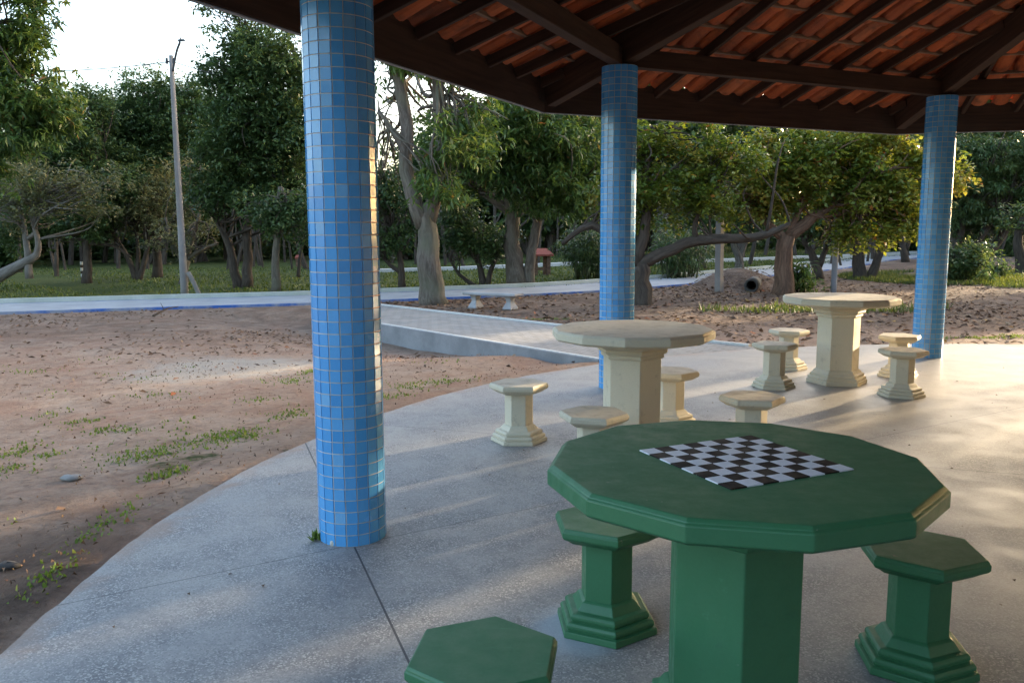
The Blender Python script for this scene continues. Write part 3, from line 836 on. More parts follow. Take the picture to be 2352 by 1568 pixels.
# --- centre
tree('forked_tree', 'thick grey forked trunk standing between the bench and the nearest column',
     [[(1000, 698, .27), (992, 650, .24), (983, 600, .235), (978, 550, .225), (977, 505, .17), (976, 470, .10)], [(975, 520, .17), (945, 455, .15), (930, 400, .14), (935, 330, .13), (930, 250, .125), (915, 160, .12), (895, 60, .10), (880, -60, .07)],
      [(980, 515, .17), (1003, 450, .14), (1014, 380, .13), (1010, 300, .12), (1003, 220, .12), (1005, 120, .1), (1010, 0, .07)], [(932, 350, .08), (905, 305, .06), (885, 275, .04), (868, 255, .03)], [(1000, 260, .06), (1030, 220, .05), (1045, 180, .04)]],
     [(895, 190, 35, 40, .5, .2), (885, 400, 40, 60, 3, .12), (960, 260, 45, 80, 4, .06), (1040, 340, 60, 60, -.4, .9), (1085, 260, 70, 50, 0, .8), (1010, 420, 55, 45, -.4, .8), (900, 90, 90, 60), (1020, 120, 80, 60)], 'mango', M['mango'], M['bark_grey'], sides=16)
tree('drooping_tree', 'broad tree with long drooping leaves on a thick double trunk beyond the bench',
     [[(1188, 656, .27), (1182, 600, .23), (1177, 540, .21), (1174, 480, .18), (1165, 400, .16), (1160, 320, .1)], [(1210, 650, .15), (1220, 590, .13), (1230, 530, .13), (1245, 470, .1), (1270, 400, .07)],
      [(1176, 490, .14), (1130, 455, .12), (1075, 415, .09), (1040, 390, .05)], [(1178, 500, .1), (1240, 450, .08), (1320, 420, .05)]],
     [(1150, 290, 110, 70, -2), (1240, 300, 100, 70, -2), (1080, 350, 90, 70, -1.5), (1180, 380, 110, 60, -1.5), (1290, 390, 100, 80, -1.5), (1340, 320, 70, 60, -1), (1350, 450, 60, 60, -1), (1250, 460, 80, 35, -1), (1050, 420, 60, 40, 0, .7), (1200, 240, 140, 40, -1)], 'mango', M['mango'], M['bark_grey'], sides=14, dens=1.15)
tree('small_dark_tree', 'small dark tree just right of the nearest column, behind the forked trunk',
     [[(925, 664, .1), (925, 620, .08), (915, 570, .07), (900, 520, .05)], [(924, 630, .06), (895, 610, .05), (880, 590, .04)]],
     [(900, 490, 55, 60), (890, 560, 40, 35, 0, .7), (870, 430, 45, 50)], 'dark', M['darkleaf'], M['bark_dark'])
tree('shrubby_tree', 'low many stemmed dark tree left of the drooping tree, behind the bench',
     [[(1108, 655, .1), (1105, 620, .08), (1095, 580, .06)], [(1116, 655, .08), (1130, 610, .06), (1150, 570, .05)], [(1100, 655, .06), (1060, 640, .05), (1035, 600, .03)]],
     [(1090, 540, 60, 45), (1050, 500, 50, 40), (1130, 560, 50, 40)], 'dark', M['darkleaf'], M['bark_dark'], twigs=10)
# --- right
tree('long_limbed_tree', 'dark tree by the middle column sending one long bare limb sideways over the post',
     [[(1477, 699, .20), (1473, 660, .18), (1468, 625, .19), (1468, 605, .2)], [(1462, 610, .13), (1490, 598, .125), (1540, 576, .115), (1575, 560, .11), (1610, 553, .105), (1660, 547, .10), (1700, 551, .095), (1745, 545, .085), (1780, 532, .07), (1815, 515, .05)],
      [(1466, 606, .12), (1478, 540, .1), (1492, 460, .09), (1480, 380, .08), (1500, 290, .05)], [(1466, 606, .12), (1410, 560, .10), (1372, 505, .08), (1330, 520, .06), (1292, 560, .045)], [(1600, 553, .06), (1580, 520, .05), (1620, 480, .04), (1610, 440, .03)]],
     [(1520, 340, 80, 60), (1600, 330, 90, 60), (1450, 330, 70, 60), (1550, 420, 90, 70), (1640, 420, 80, 70), (1490, 460, 60, 60), (1600, 480, 70, 35, 0, .7), (1420, 440, 60, 80), (1690, 350, 70, 60)], 'bushy', M['cashew'], M['bark_dark'], sides=14, dens=.85)
tree('sunlit_tree', 'broad leafed tree with yellowish leaves, tinted further to look sunlit, on a short reddish trunk',
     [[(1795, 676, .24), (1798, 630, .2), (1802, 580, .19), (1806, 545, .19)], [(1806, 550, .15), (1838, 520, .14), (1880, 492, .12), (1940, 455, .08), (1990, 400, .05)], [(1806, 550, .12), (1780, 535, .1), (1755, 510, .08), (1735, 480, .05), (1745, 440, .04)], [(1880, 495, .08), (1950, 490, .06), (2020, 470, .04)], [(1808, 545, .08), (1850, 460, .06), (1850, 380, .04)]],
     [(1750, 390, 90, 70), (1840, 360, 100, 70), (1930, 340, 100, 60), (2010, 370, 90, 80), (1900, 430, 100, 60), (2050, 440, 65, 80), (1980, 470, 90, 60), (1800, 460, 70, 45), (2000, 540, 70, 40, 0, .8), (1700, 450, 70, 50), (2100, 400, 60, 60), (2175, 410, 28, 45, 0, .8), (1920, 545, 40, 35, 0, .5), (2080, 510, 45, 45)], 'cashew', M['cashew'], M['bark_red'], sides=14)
tree('vee_trunk_tree', 'dark tree with a wide V of two trunks behind the sunlit tree',
     [[(1974, 641, .20), (1973, 600, .17), (1970, 540, .15), (1960, 460, .1)], [(1994, 639, .13), (2018, 590, .12), (2042, 545, .1), (2070, 480, .07)]],
     [(1950, 400, 110, 80), (2060, 420, 80, 80), (2080, 340, 80, 60), (1980, 330, 120, 50)], 'dark', M['darkleaf'], M['bark_dark'])
tree('blue_green_tree', 'dark blue green tree with hanging leaves right of the third column',
     [[(2205, 640, .2), (2220, 590, .17), (2255, 540, .14), (2290, 490, .1)], [(2232, 640, .2), (2262, 590, .17), (2300, 545, .14), (2330, 480, .1)], [(2200, 640, .16), (2200, 560, .14), (2215, 480, .1)]],
     [(2240, 350, 70, 50), (2320, 360, 80, 60), (2250, 440, 70, 60), (2330, 450, 70, 60), (2210, 500, 50, 50), (2400, 400, 80, 90), (2290, 520, 60, 30, 0, .7), (2180, 400, 50, 70)], 'mango', M['darkleaf'], M['bark_dark'], Y=31., dens=.9)
tree('edge_tree', 'dark trunk cut by the right edge of the picture above the grass',
     [[(2350, 632, .2), (2345, 590, .17), (2335, 550, .13), (2350, 500, .1)]], [(2372, 500, 45, 30)], 'dark', M['darkleaf'], M['bark_dark'])
tree('many_stemmed_tree', 'far pale tree fanning into many stems near the right edge, on the far lawn',
     [[(2306, 583, .3), (2290, 555, .24), (2265, 520, .16)], [(2312, 583, .28), (2320, 550, .22), (2340, 515, .15)], [(2308, 583, .26), (2305, 545, .2), (2300, 500, .15)], [(2304, 583, .2), (2275, 560, .16), (2240, 535, .1)]],
     [(2290, 470, 80, 50), (2230, 500, 50, 30), (2350, 470, 60, 50)], 'dark', M['darkleaf'], M['bark_grey'])
for (lab, x, y, Ys) in (('small lawn tree with a pale based Y-shaped trunk behind the concrete post', 1700, 622, None), ('small dark lawn tree near the bamboo beside the middle column', 1612, 618, None),
                     ('stout dark lawn tree seen between the sunlit trunk and the grey lamp post', 1880, 640, None), ('slender lawn tree right of the V-shaped trunks on the far lawn', 2080, 600, None)):
    q = 1 if x < 1800 else 1.2
    tree('lawn_tree', lab, [[(x, y, .17), (x-2, y-30, .14), (x-14*q, y-60, .1), (x-30*q, y-95, .06)], [(x, y-25, .1), (x+12*q, y-60, .08), (x+26*q, y-100, .05)]],
         [(x-30, y-120, 55, 35), (x+30, y-125, 55, 35), (x, y-165, 60, 40)], 'dark', M['darkleaf'], M['bark_dark'] if x != 1700 else M['bark_grey'], Ys, 'small trees on the far lawn', twigs=8)
# unseen trees added off to the sunny side to block low sun
def sun_blocker_tree(label, x, y, h, r, dens, lo=.35):
    TREE_N[0] += 1; rng = np.random.default_rng(500+TREE_N[0]); z = float(ground_z(x, y)); base = np.array([x, y, z])
    root = empty('sun_blocker_tree', base); tag(root, label, 'tree', 'unseen trees added to shade the pavilion')
    mb = MB()
    p = smooth_path([(0, 0, -.1, .22), (.1, .05, h*.25, .17), (-.1, .1, h*.5, .12), (.1, 0, h*.85, .05)], 10); mb.tube(p[:, :3], p[:, 3], 10, 0, .06, 3)
    B = [(np.array([rng.normal(0, .4)*r, rng.normal(0, .4)*r, h*q]), np.array([r*.8, r*.8, h*.22]), dens) for q in np.linspace(lo, .82, 4)]
    if lo > .5: B.append((np.array([0, 0, 3.62]), np.array([1.5, 1.5, .30]), .8))  # flat leaf mass added to cut sun streaks on the floor
    for c, rr_, _ in B:
        for q in range(6):
            t = c+rng.normal(0, .5, 3)*rr_; a = p[rng.integers(3, 8), :3]; sp = smooth_path([np.r_[a, .05], np.r_[(a+t)/2+rng.normal(0, .15, 3), .035], np.r_[t, .01]], 6); mb.tube(sp[:, :3], sp[:, 3], 5)
    mb.build('trunk', M['bark_dark'], root, smooth=True)
    P, T = crown_points(B, 'dark', rng, 1.); v, f, t = leaves(P, 7, .22, .095, .25, rng, T)
    link('crown', fast_mesh('crown', v, f, M['darkleaf'], {'tint': t}), root)
SUNC = np.array([.788, .616]); SUNP = np.array([.616, -.788])
for (q, p_, h, r, dn, lo, lab) in ((22, -2.75, 6.4, 1.5, .13, .56, 'unseen high crowned tree added between the other sun blocking trees'),
                               (20, -.4, 5.4, 1.5, .55, .46, 'nearest of the unseen trees added to shade the pavilion'),
                               (23, 3.2, 6, 2.2, .9, .35, 'middle one of the unseen trees added to shade the pavilion'),
                               (29, -6.8, 7, 1.6, 2., .3, 'dense tall unseen tree added beyond the right edge to block sun')):
    sun_blocker_tree(lab, *(SUNC*q+SUNP*p_), h, r, dn, lo)

def shrub(name, label, px, py, w, h, kind, mat, stems=9, Y=None, dens=1.3, cat='shrub'):
    limbs = []
    for k in range(stems):
        t = (k/(stems-1)-.5)*2
        limbs.append([(px+t*w*.35, py, .03), (px+t*w*.5, py-h*.5, .022), (px+t*w*.6, py-h*.9, .012)])
    return tree(name, label, limbs, [(px, py-h*.55, w*.5, h*.45), (px-w*.3, py-h*.4, w*.3, h*.35), (px+w*.3, py-h*.4, w*.3, h*.35)], kind, mat, M['bark_dark'], Y, None, dens, 4, cat, 'foliage', 6)
shrub('bush', 'dark green bush crowded against the third column, under the blue green tree', 2212, 648, 75, 95, 'dark', M['darkleaf'])
shrub('leafy_plant', 'small leafy plant growing at the foot of the sunlit reddish trunk', 1832, 672, 38, 70, 'mango', M['mango'], 5)
shrub('weed_bush', 'small weedy bush on the grass below the blue green tree', 2290, 640, 40, 34, 'bushy', M['darkleaf'], 5)
def bamboo(label, px, py, w, h):
    base = gp(px, py); Y = base[1]; rng = np.random.default_rng(int(px))
    r = empty('bamboo_clump', base); tag(r, label, 'bamboo', 'dark bamboo clumps behind the middle column')
    mb = MB(); C = []
    for k in range(26):
        x0 = px+rng.uniform(-.35, .35)*w; x1 = x0+rng.normal(0, .22)*w; hh = h*rng.uniform(.7, 1.1); dy = rng.uniform(-.5, .5)
        a = at(x0, py, Y+dy); a[2] = ground_z(a[0], a[1])-.02; b = at((x0+x1)/2, py-hh*.55, Y+dy); c = at(x1, py-hh, Y+dy+rng.normal(0, .3))
        sp = smooth_path([np.r_[a-base, .03], np.r_[b-base, .025], np.r_[c-base, .01]], 8)
        mb.tube(sp[:, :3], sp[:, 3], 6, 0, 0, k)
        for q in range(16):
            C.append(sp[rng.integers(3, 8), :3]+rng.normal(0, .22, 3))
    mb.build('stems', mat_plain('bamboo_stem', (.06, .07, .025), .5), r, smooth=True)
    v, f, t = leaves(np.array(C), 8, .22, .035, .5, rng, rng.normal(.4, .2, len(C)))
    link('foliage', fast_mesh('foliage', v, f, M['darkleaf'], {'tint': t}), r)
bamboo('dark bamboo clump just left of the middle column', 1350, 641, 75, 110)
bamboo('dark bamboo clump under the long bare limb right of the middle column', 1560, 640, 110, 95)

# far woods closing the horizon: one mass
def woods():
    rng = np.random.default_rng(77); P = []; T = []
    tb = MB()
    for k in range(230):
        az = rng.uniform(-.95, .95); d = rng.uniform(52, 92); x, y = d*math.sin(az), d*math.cos(az)
        h = rng.uniform(6.5, 10.5)*(.36 if -.20 < az < -.10 else .26 if az > .70 else 1.75 if az > .3 else 1.3 if az > .12 else 1.); r = rng.uniform(1.8, 3.4); z0 = float(ground_z(x, y))  # right-hand heights shaped to open a sun gap and block sun elsewhere
        n = 620
        u = rng.normal(0, 1, (n, 3)); u /= np.linalg.norm(u, axis=1)[:, None]
        rad = rng.uniform(.3, 1, n)**.5
        P.append(np.array([x, y, z0+h*.6])+u*rad[:, None]*np.array([r, r, h*.42])); T.append(rng.normal(.35, .15)+rng.normal(0, .12, n))
        for s_ in range(rng.integers(1, 4)):
            a = np.array([x+rng.normal(0, .4), y+rng.normal(0, .4), z0-.1]); b = np.array([x+rng.normal(0, .9), y, z0+h*.6])
            tb.tube([a, (a+b)/2+rng.normal(0, .15, 3), b], [.16, .13, .07], 6, 0, .05, k)
    for k in range(70):  # unseen trees to the right and behind, added to cut reflections and fill
        az = rng.uniform(1.16, 4.0); d = rng.uniform(24, 40); x, y = d*math.sin(az), d*math.cos(az); h = rng.uniform(7, 10); r = rng.uniform(2.2, 3.6); z0 = float(ground_z(x, y)); n = 420
        u = rng.normal(0, 1, (n, 3)); u /= np.linalg.norm(u, axis=1)[:, None]; rad = rng.uniform(.3, 1, n)**.5
        P.append(np.array([x, y, z0+h*.55])+u*rad[:, None]*np.array([r, r, h*.46])); T.append(rng.normal(.35, .15)+rng.normal(0, .12, n))
        tb.tube([(x, y, z0-.1), (x+.2, y, z0+h*.3), (x, y+.2, z0+h*.6)], [.18, .15, .08], 6, 0, .05, k)
    for k in range(90):
        az = rng.uniform(-.6, .55); d = rng.uniform(36, 54); x, y = d*math.sin(az), d*math.cos(az); z0 = float(ground_z(x, y)); hh = rng.uniform(3, 5); r0 = rng.uniform(.05, .13); lean = rng.normal(0, .5)
        tb.tube(smooth_path([(x, y, z0-.1), (x+lean*.3+rng.normal(0, .15), y, z0+hh*.4), (x+lean, y, z0+hh)], 6), np.linspace(r0, r0*.5, 6), 6, 0, .05, k)
        for q in range(2):
            a = np.array([x+lean*.35, y, z0+hh*rng.uniform(.3, .6)]); tb.tube(smooth_path([a, a+[rng.normal(0, .5), 0, .7], a+[rng.normal(0, 1.1), 0, 1.6]], 5), np.linspace(r0*.6, .02, 5), 5)
    # understorey
    for k in range(260):
        az = rng.uniform(-.95, .95); d = rng.uniform(46, 90); x, y = d*math.sin(az), d*math.cos(az); z0 = float(ground_z(x, y))
        if abs(az) < .5 and d < 60: continue
        n = 110; r = rng.uniform(.8, 2.2)
        P.append(np.array([x, y, z0+.7])+rng.normal(0, .5, (n, 3))*np.array([r, r, 1.0])); T.append(rng.normal(.5, .18)+rng.normal(0, .12, n))
    P = np.concatenate(P); T = np.concatenate(T)
    v, f, t = leaves(P, 4, .55, .26, .2, rng, T, .22)
    o = link('far_woods', fast_mesh('far_woods', v, f, M['darkleaf'], {'tint': t}))
    tag(o, 'far off dark woods closing the view behind the park trees', 'woods', None, 'stuff')
    o2 = tb.build('far_woods_trunks', M['bark_dark'], o)
woods()

# ------------------------------------------------------------------ ground cover: litter, grass, weeds
def in_path(x, y):
    s = (x-.98)*-.772+(y-8.94)*-.635
    return (s < .15) & (s > -2.3)
def scatter_litter(n, xr, yr, test, size, seed, name, label):
    rng = np.random.default_rng(seed)
    x = rng.uniform(*xr, n); y = yr[0]+(yr[1]-yr[0])*rng.random(n)
    k = test(x, y, rng); x, y = x[k], y[k]; n = len(x)
    c = np.stack([x, y, ground_z(x, y)+.012], -1)
    az = rng.uniform(0, 2*PI, n); L = size*rng.uniform(.5, 1.25, n); W = L*rng.uniform(.3, .5, n); el = rng.normal(.1, .3, n)
    d = np.stack([np.cos(az)*np.cos(el), np.sin(az)*np.cos(el), np.sin(el)], -1)*L[:, None]
    s = np.stack([-np.sin(az), np.cos(az), rng.normal(0, .35, n)], -1)*W[:, None]
    up = np.array([0, 0, 1.])
    v = np.stack([c-d*.5, c+s*.5+up*(.012*rng.random(n))[:, None], c+d*.5, c-s*.5+up*(.02*rng.random(n))[:, None]], 1)
    v[:, :, 2] = np.maximum(v[:, :, 2], ground_z(v[:, :, 0], v[:, :, 1])+.004)
    t = np.clip(rng.beta(2, 2.1, n), 0, .92); t = np.where(rng.random(n) < .05, rng.uniform(.93, 1, n), t)
    o = link(name, fast_mesh(name, v.reshape(-1, 3), np.arange(n*4).reshape(n, 4), M['litter'], {'tint': np.repeat(t, 4)}))
    tag(o, label, 'leaves', None, 'stuff')
def t_left(x, y, rng):
    d = np.hypot(x-OX, y-OY)-RS
    s = (x-.98)*-.772+(y-8.94)*-.635
    p = np.where(y > 10.5, .9, np.where(y > 8.5, .25, .06))*np.clip(.55+.9*vnoise(x, y, .9, 9), .08, 1)
    return (d > .1) & (s > .3) & (y < cyc_y(x)-.15) & (rng.random(len(x)) < p)
scatter_litter(13000, (-13, 2), (3.2, 17.5), t_left, .080, 5, 'fallen_leaves', 'dry brown leaves strewn over the bare dirt left of the path')
def t_right(x, y, rng):
    d = np.hypot(x-OX, y-OY)-RS
    p = np.clip(.6+.7*vnoise(x, y, .8, 19), .1, 1)*np.where(x > 9, .45, 1)
    return (d > .12) & (~in_path(x, y)) & (x > -3.3) & ((x-.98)*-.772+(y-8.94)*-.635 < 0) & (y < cyc_y(x)-.1) & (rng.random(len(x)) < p)
scatter_litter(30000, (-3.3, 16), (9.6, 27), t_right, .115, 6, 'leaf_litter', 'thick brown leaf litter on the dirt between pavilion and cycle path')

def blades(name, label, cx, cy, hgt, mat, seed, cat='grass', wid=.012, kind='stuff'):
    rng = np.random.default_rng(seed); n = len(cx)
    c = np.stack([cx, cy, ground_z(cx, cy)-.005], -1)
    az = rng.uniform(0, 2*PI, n); h = hgt*rng.uniform(.5, 1.3, n); lean = rng.uniform(.1, .9, n)
    d = np.stack([np.cos(az)*lean, np.sin(az)*lean, np.ones(n)], -1); d /= np.linalg.norm(d, axis=1)[:, None]
    s = np.stack([-np.sin(az), np.cos(az), np.zeros(n)], -1)*(wid*rng.uniform(.6, 1.4, n))[:, None]
    m_ = c+d*h[:, None]*.55; tip = c+d*h[:, None]; tip[:, 2] -= h*lean*.25
    v = np.stack([c-s*.5, c+s*.5, m_+s*.45, tip], 1)
    t = np.clip(rng.normal(.5, .22, n)+.25*vnoise(cx, cy, 1.2, 4), 0, 1)
    o = link(name, fast_mesh(name, v.reshape(-1, 3), np.arange(n*4).reshape(n, 4), mat, {'tint': np.repeat(t, 4)}))
    tag(o, label, cat, None, kind); return o
rng = np.random.default_rng(21)
# lawn beyond the cycle path
n = 60000; x = rng.uniform(-26, 36, n); y = cyc_y(x)+2.3+26*rng.random(n)**1.7
k = np.abs(x/y) < .72; blades('lawn_grass', 'short green lawn beyond the cycle path under the trees', x[k], y[k], .085, M['grassblade'], 22, wid=.05)
# rough grass right of the third column and behind the far table
n = 26000; q = on_z(2330, 650, -.1); a = rng.uniform(0, 2*PI, n); rr_ = np.sqrt(rng.random(n)); x = q[0]+1.5+5.2*rr_*np.cos(a); y = q[1]+2+4.4*rr_*np.sin(a)
k = (y < cyc_y(x)-.2) & (vnoise(x, y, 1., 8) > -.25); X, Yy = x[k], y[k]
q = on_z(1900, 712, -.1); n = 1000; a = rng.uniform(0, 2*PI, n); rr_ = np.sqrt(rng.random(n)); x = q[0]+2.4*rr_*np.cos(a); y = q[1]+.7*rr_*np.sin(a); k = vnoise(x, y, 2.5, 2) > -.15
blades('rough_grass', 'patchy rough grass on the dirt around the blue green tree', np.r_[X, x[k]], np.r_[Yy, y[k]], .15, M['grassblade'], 23, wid=.022)
# weed tufts on the near dirt and along the slab edge
def tuft_pts(px, py, w, h, n, z=-.12):
    q = on_z(px, py, z); r = np.random.default_rng(int(px*7+py)); s = q[1]/F
    return q[0]+r.normal(0, w*s*.42, n), q[1]+r.normal(0, h*.42*s*4, n)
TX, TY = [], []
for (px, py, w, h, n) in ((40, 1045, 60, 30, 130), (335, 1072, 110, 22, 240), (460, 1040, 120, 28, 230), (540, 1022, 90, 22, 200), (660, 975, 70, 22, 130), (395, 1118, 50, 16, 130), (345, 1130, 30, 14, 60), (240, 1000, 60, 12, 70),
                          (670, 880, 60, 16, 90), (900, 935, 60, 14, 110), (1010, 897, 90, 14, 160), (930, 908, 50, 12, 80), (240, 1255, 55, 60, 120), (120, 1385, 50, 40, 90), (20, 1095, 40, 16, 60), (300, 1005, 80, 10, 60), (560, 1030, 70, 20, 90),
                          (200, 970, 60, 10, 60), (350, 905, 90, 10, 60), (705, 858, 20, 16, 60), (600, 935, 60, 12, 50), (120, 1060, 50, 12, 50), (2250, 790, 190, 8, 500), (1250, 735, 60, 6, 150), (760, 1000, 40, 10, 60), (2330, 785, 60, 8, 150), (60, 840, 120, 12, 70)):
    a, b = tuft_pts(px, py, w, h, n); TX.append(a); TY.append(b)
wr = np.random.default_rng(61)
for _ in range(70):
    x0, y0 = wr.uniform(-6.5, -.3), wr.uniform(3, 10.5); n_ = wr.integers(4, 22); w_s = wr.uniform(.03, .12)
    if math.hypot(x0-OX, y0-OY) < RS+.1 or (x0-.98)*-.772+(y0-8.94)*-.635 < .5: continue
    TX.append(x0+wr.normal(0, w_s, n_)); TY.append(y0+wr.normal(0, w_s, n_))
TX, TY = np.concatenate(TX), np.concatenate(TY)
k = np.hypot(TX-OX, TY-OY) > RS+.012
blades('weed_tufts', 'scattered tufts of low green weeds on the bare dirt beside the floor', TX[k], TY[k], .028, M['weed'], 24, 'weeds', .016)

def t_near(x, y, rng):
    d = np.hypot(x-OX, y-OY)-RS; s = (x-.98)*-.772+(y-8.94)*-.635
    return (d > .03) & (s > .3) & (rng.random(len(x)) < np.clip(.45+.8*vnoise(x, y, 2.2, 29), .05, 1)*np.where(d < .5, 1., .55))
scatter_litter(13000, (-6, 1), (2.2, 11), t_near, .022, 15, 'soil_crumbs', 'crumbs of soil, bark and leaf on the bare dirt beside the floor')
rng = np.random.default_rng(88); n = 130
x = np.r_[rng.uniform(1.2, 5.5, 80), rng.uniform(-1.5, 2, 50)]; y = np.r_[rng.uniform(2.5, 8.5, 80), rng.uniform(2.2, 7, 50)]
k = np.hypot(x-OX, y-OY) < RS-.05; x, y = x[k], y[k]; n = len(x)
az = rng.uniform(0, 6.28, n); L = rng.uniform(.008, .030, n); c_ = np.stack([x, y, np.full(n, .004)], -1)
d_ = np.stack([np.cos(az), np.sin(az), np.zeros(n)], -1)*L[:, None]; s_ = np.stack([-np.sin(az), np.cos(az), np.zeros(n)], -1)*(L*.3)[:, None]; u_ = np.array([0, 0, .006])
v = np.stack([c_-d_*.5, c_+s_+u_, c_+d_*.5, c_-s_+u_*.5], 1).reshape(-1, 3)
o = link('floor_debris', fast_mesh('floor_debris', v, np.arange(n*4).reshape(n, 4), M['litter'], {'tint': np.repeat(rng.uniform(0, .6, n), 4)}))
tag(o, 'tiny bits of dry leaf and twig blown onto the floor', 'debris', None, 'stuff')
# small single things on the ground
def rock(name, label, p, s, mat, seed, cat='stone'):
    rng = np.random.default_rng(seed); mb = MB(); n, m_ = 9, 7; v = []
    for i in range(m_+1):
        for j in range(n):
            th, ph_ = PI*i/m_, 2*PI*j/n
            r = 1+.13*math.sin(3*ph_+seed)+.1*math.cos(2*th+seed*2)+rng.normal(0, .03)*(0 < i < m_)
            v.append((s[0]*r*math.sin(th)*math.cos(ph_), s[1]*r*math.sin(th)*math.sin(ph_), s[2]*r*math.cos(th)))
    f = [(i*n+j, (i+1)*n+j, (i+1)*n+(j+1) % n, i*n+(j+1) % n) for i in range(m_) for j in range(n)]
    mb.add(v, f); o = mb.build(name, mat, None, (p[0], p[1], p[2]+s[2]*.55), True)
    return tag(o, label, cat)
q = on_z(767, 1252, 0); rock('pebble', 'small whitish pebble against the foot of the nearest blue column', q, (.017, .015, .018), mat_concrete('white_stone', (.6, .58, .52), (.45, .44, .4), 40), 3)
q = gp(165, 1102); rock('stone', 'flat grey stone lying on the dirt near the left edge', q, (.06, .04, .022), M['stone'], 5)
q = gp(18, 1305); rock('stone', 'dark stone at the left edge in the damp soil by the floor', q, (.05, .035, .02), mat_concrete('dark_stone', (.06, .05, .045), (.04, .035, .03), 20), 8)
q = on_z(726, 1240, 0); rr_ = np.random.default_rng(5)
o = blades('weed_sprig', 'tiny green weed at the foot of the nearest blue column', q[0]+rr_.normal(0, .012, 40), q[1]+rr_.normal(0, .012, 40), .05, M['weed'], 31, 'weed', .01, None)
o.location.z = .13
# fallen branch on the cycle path edge
a = gp(862, 722); b = gp(955, 714)
a = gp(352, 730); b = gp(410, 716)
mb = MB(); p = smooth_path([np.r_[a+[0, 0, .04], .02], np.r_[(a+b)/2+[0, .1, .12], .016], np.r_[b+[0, 0, .10], .008]], 10); mb.tube(p[:, :3], p[:, 3], 6, 0, .1, 2)
mb.tube([p[4, :3], p[4, :3]+[-.12, .15, .12]], [.01, .004], 5)
tag(mb.build('fallen_branch', M['twig'], smooth=True), 'dry broken branch lying at the blue edge of the cycle path', 'branch')

# ------------------------------------------------------------------ poles, posts, bench, shelter
def utility_pole():
    base = gp(425, 688); Y = base[1]
    r = empty('utility_pole', base); tag(r, 'tall leaning grey concrete utility pole with a street lamp on top', 'utility pole')
    top = at(393, 128, Y)
    mb = MB(); n = 12; P = [base*(1-t)+top*t-base for t in np.linspace(0, 1, n)]; P[0][2] -= .2
    mb.tube(P, np.linspace(.095, .05, n), 16, 0, 0, 1); mb.build('pole', M['pole'], r, smooth=True)
    mb = MB(); k = [at(x, y, Y-.12)-base for x, y in ((397, 165), (401, 140), (407, 112), (414, 97))]
    p = smooth_path([np.r_[q_, .028] for q_ in k], 10); mb.tube(p[:, :3], p[:, 3], 8); mb.build('lamp_arm', M['metal'], r, smooth=True)
    c = at(418, 95, Y-.12)-base
    mb = MB(); s = Y/F
    mb.add([c+np.array(v)*s for v in ((-8, -4, -1), (8, -3, 1), (8, 3, 1), (-8, 4, -1), (-7, -3, 3.5), (5, -2, 4), (5, 2, 4), (-7, 3, 3.5))],
           [(3, 2, 1, 0), (4, 5, 6, 7), (0, 1, 5, 4), (1, 2, 6, 5), (2, 3, 7, 6), (3, 0, 4, 7)])
    h = mb.build('lamp_head', M['metal'], r)
    mb = MB(); mb.tube([c+np.array([-3, 0, 3.8])*s, c+np.array([-3, 0, 8])*s], [1.6*s, 1.3*s], 8); mb.build('photocell', M['metal'], h)
    mb = MB(); b = at(383, 142, Y)-base; e = at(399, 142, Y)-base; mb.tube([b, e], [.02, .02], 8)
    for q_ in (b, e): mb.tube([q_+np.array([0, 0, -.05]), q_+np.array([0, 0, .08])], [.035, .03], 8)
    mb.build('insulator', M['metal'], r)
    w1 = at(383, 143, Y); w0 = at(-60, 160, Y+4); w2 = at(399, 143, Y); w3 = at(760, 225, Y+9)
    for a, b, lab in ((w0, w1, 'thin overhead wire running from the utility pole to the left'), (w2, w3, 'thin overhead wire running from the utility pole into the dark tree')):
        pts = [a+(b-a)*t-np.array([0, 0, .12*4*t*(1-t)]) for t in np.linspace(0, 1, 14)]
        mb = MB(); mb.tube(pts, [.011]*14, 5); tag(mb.build('overhead_wire', M['cable']), lab, 'wire', 'overhead wires')
utility_pole()
def post(name, label, pts, r0, r1, mat, cat, n=10, Y=None):
    base = gp(*pts[0]); Y = Y or base[1]
    k = [at(x, y, Y)-base for x, y in pts]; k[0] = np.array([0, 0, -.1])
    mb = MB(); p = smooth_path([np.r_[q_, r0+(r1-r0)*i/(len(k)-1)] for i, q_ in enumerate(k)], 10)
    mb.tube(p[:, :3], p[:, 3], n); return tag(mb.build(name, mat, None, base, n > 6), label, cat), base, Y
post('pole_strut', 'short pale pole propped slantwise beside the foot of the utility pole', [(463, 684), (447, 652), (432, 625)], .055, .055, M['pole'], 'strut')
o, b, Y = post('concrete_post', 'square weathered concrete post under the long bare limb', [(1652, 656), (1652, 600), (1654, 500)], .105, .10, M['pole'], 'post', 4)
post('lamp_post', 'slim grey post rising into the yellow leaves between the two right hand tables and column', [(1914, 672), (1918, 600), (1924, 500), (1926, 380), (1926, 290)], .072, .05, mat_concrete('grey_post', (.30, .31, .34), (.22, .23, .26), 3), 'post')
# banded post
b = gp(190, 643); mb = MB(); s = b[1]/F
for i in range(6):
    mb.ngon_lathe([(3.2*s, i*7*s), (3.2*s, (i+1)*7*s-.001)], 12, 0, (0, 0), i % 2)
tag(mb.build('banded_post', [M['bark_dark'], M['whiteline']], None, b), 'short black and white banded post beside the dark upright trunk', 'post')
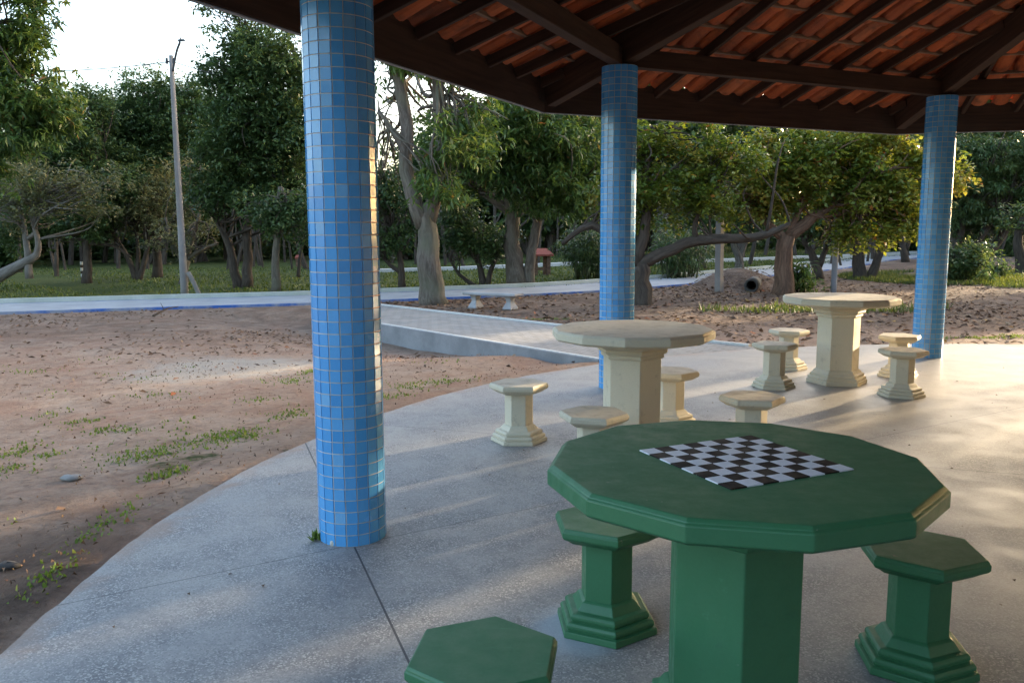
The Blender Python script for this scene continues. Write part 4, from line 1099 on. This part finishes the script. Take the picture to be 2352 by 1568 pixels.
# drain pipe in its mound
b = gp(1727, 668); mb = MB(); n = 24; v = []; Rr = .165
for (y, r) in ((-.25, Rr), (-.25, Rr-.05), (.9, Rr-.05), (.9, Rr)):
    for k in range(n):
        a = 2*PI*k/n; v.append((r*math.cos(a), y, r*math.sin(a)+.14))
f = [(i*n+k, i*n+(k+1) % n, ((i+1) % 4)*n+(k+1) % n, ((i+1) % 4)*n+k) for i in range(4) for k in range(n)]
mb.add(v, f); o = mb.build('drain_pipe', mat_concrete('drain_concrete', (.085, .08, .075), (.05, .048, .045), 5), None, b, True); o.rotation_euler = (0, 0, -.35)
tag(o, 'dark concrete drain pipe opening from a mound by the cycle path', 'pipe')

def bench():
    p0 = gp(1093, 706); p1 = gp(1172, 711)
    c = (p0+p1)/2; d = p1-p0; rz = math.atan2(d[1], d[0]); L = np.linalg.norm(d)
    r = empty('park_bench', c, rz); tag(r, 'low pale concrete bench without a back on the leaf litter', 'bench')
    h = 34*c[1]/F
    mb = MB(); mb.box((0, 0, h+.0), (L*1.5, .36, .055), 0, .012); mb.build('seat', M['pathc'], r)
    for s_ in (-1, 1):
        mb = MB(); prof = [(.15, 0), (.145, .03), (.10, .10), (.075, .5*h), (.085, h-.09), (.12, h-.0285)]
        v = []
        for (w, z) in prof:
            for (x, y) in ((-.085*w/.1, -w*1.0), (.085*w/.1, -w*1.0), (.085*w/.1, w*1.0), (-.085*w/.1, w*1.0)): v.append((s_*L/2+x*.75, y, z))
        f = [(i*4+j, i*4+(j+1) % 4, i*4+4+(j+1) % 4, i*4+4+j) for i in range(5) for j in range(4)]+[(3, 2, 1, 0), (20, 21, 22, 23)]
        mb.add(v, f); o = mb.build('leg', M['pathc'], r); soften(o, .012)
bench()
def shelter(name, label, px, py, w, h, Y=None, cat='shelter'):
    b = gp(px, py) if Y is None else at(px, py, Y)
    if Y: b[2] = float(ground_z(b[0], b[1]))
    s = b[1]/F; W, Hh = w*s, h*s
    r = empty(name, b, .25); tag(r, label, cat)
    for i in (-1, 1):
        for j in (-1, 1):
            mb = MB(); mb.box((i*W*.33, j*W*.3, Hh*.42), (.12, .12, Hh*.84), 0, .008); mb.build('post', M['bark_red'], r)
    mb = MB(); e = Hh*.80; k = Hh*1.02; a = W*.55; d = W*.48
    mb.add([(-a, -d, e), (a, -d, e), (a, d, e), (-a, d, e), (-a*.6, 0, k), (a*.6, 0, k), (-a, -d, e-.06), (a, -d, e-.06), (a, d, e-.06), (-a, d, e-.06)],
           [(0, 1, 5, 4), (2, 3, 4, 5), (1, 2, 5), (3, 0, 4), (6, 7, 1, 0), (7, 8, 2, 1), (8, 9, 3, 2), (9, 6, 0, 3), (9, 8, 7, 6)]); mb.build('roof', M['redroof'], r)
    mb = MB(); mb.beam((-W*.33, -W*.3, Hh*.30), (W*.33, -W*.3, Hh*.30), .06, .08); mb.build('rail', M['bark_red'], r)
    return r
shelter('play_shelter', 'small red roofed wooden shelter on the lawn behind the drooping tree', 1241, 632, 46, 60)
shelter('kiosk', 'tiny orange roofed kiosk far off at the edge of the nearest column', 690, 634, 20, 27, 44.)

# ------------------------------------------------------------------ light
AZ, EL = math.radians(52), math.radians(7.5)
w = bpy.data.worlds.new('World'); S.world = w; w.use_nodes = True
nt = w.node_tree; nt.nodes.clear()
sky = nt.nodes.new('ShaderNodeTexSky'); sky.sky_type = 'NISHITA'; sky.sun_disc = False
sky.sun_elevation = EL; sky.sun_rotation = AZ; sky.altitude = 200; sky.air_density = .8; sky.dust_density = 4.0; sky.ozone_density = .6
bg = nt.nodes.new('ShaderNodeBackground'); bg.inputs[1].default_value = .15
ow = nt.nodes.new('ShaderNodeOutputWorld'); nt.links.new(sky.outputs[0], bg.inputs[0]); nt.links.new(bg.outputs[0], ow.inputs[0])
sun = bpy.data.objects.new('sun', bpy.data.lights.new('sun', 'SUN')); COL.objects.link(sun)
sun.data.energy = 2.0; sun.data.angle = math.radians(.5); sun.data.color = (1, .80, .52)
sd = Vector((math.sin(AZ)*math.cos(EL), math.cos(AZ)*math.cos(EL), math.sin(EL)))
sun.rotation_euler = sd.to_track_quat('Z', 'Y').to_euler()
S.view_settings.view_transform = 'Standard'; S.view_settings.look = 'None'; S.view_settings.gamma = 1
S.view_settings.exposure = 3.08
S.cycles.max_bounces = 8; S.cycles.transparent_max_bounces = 8
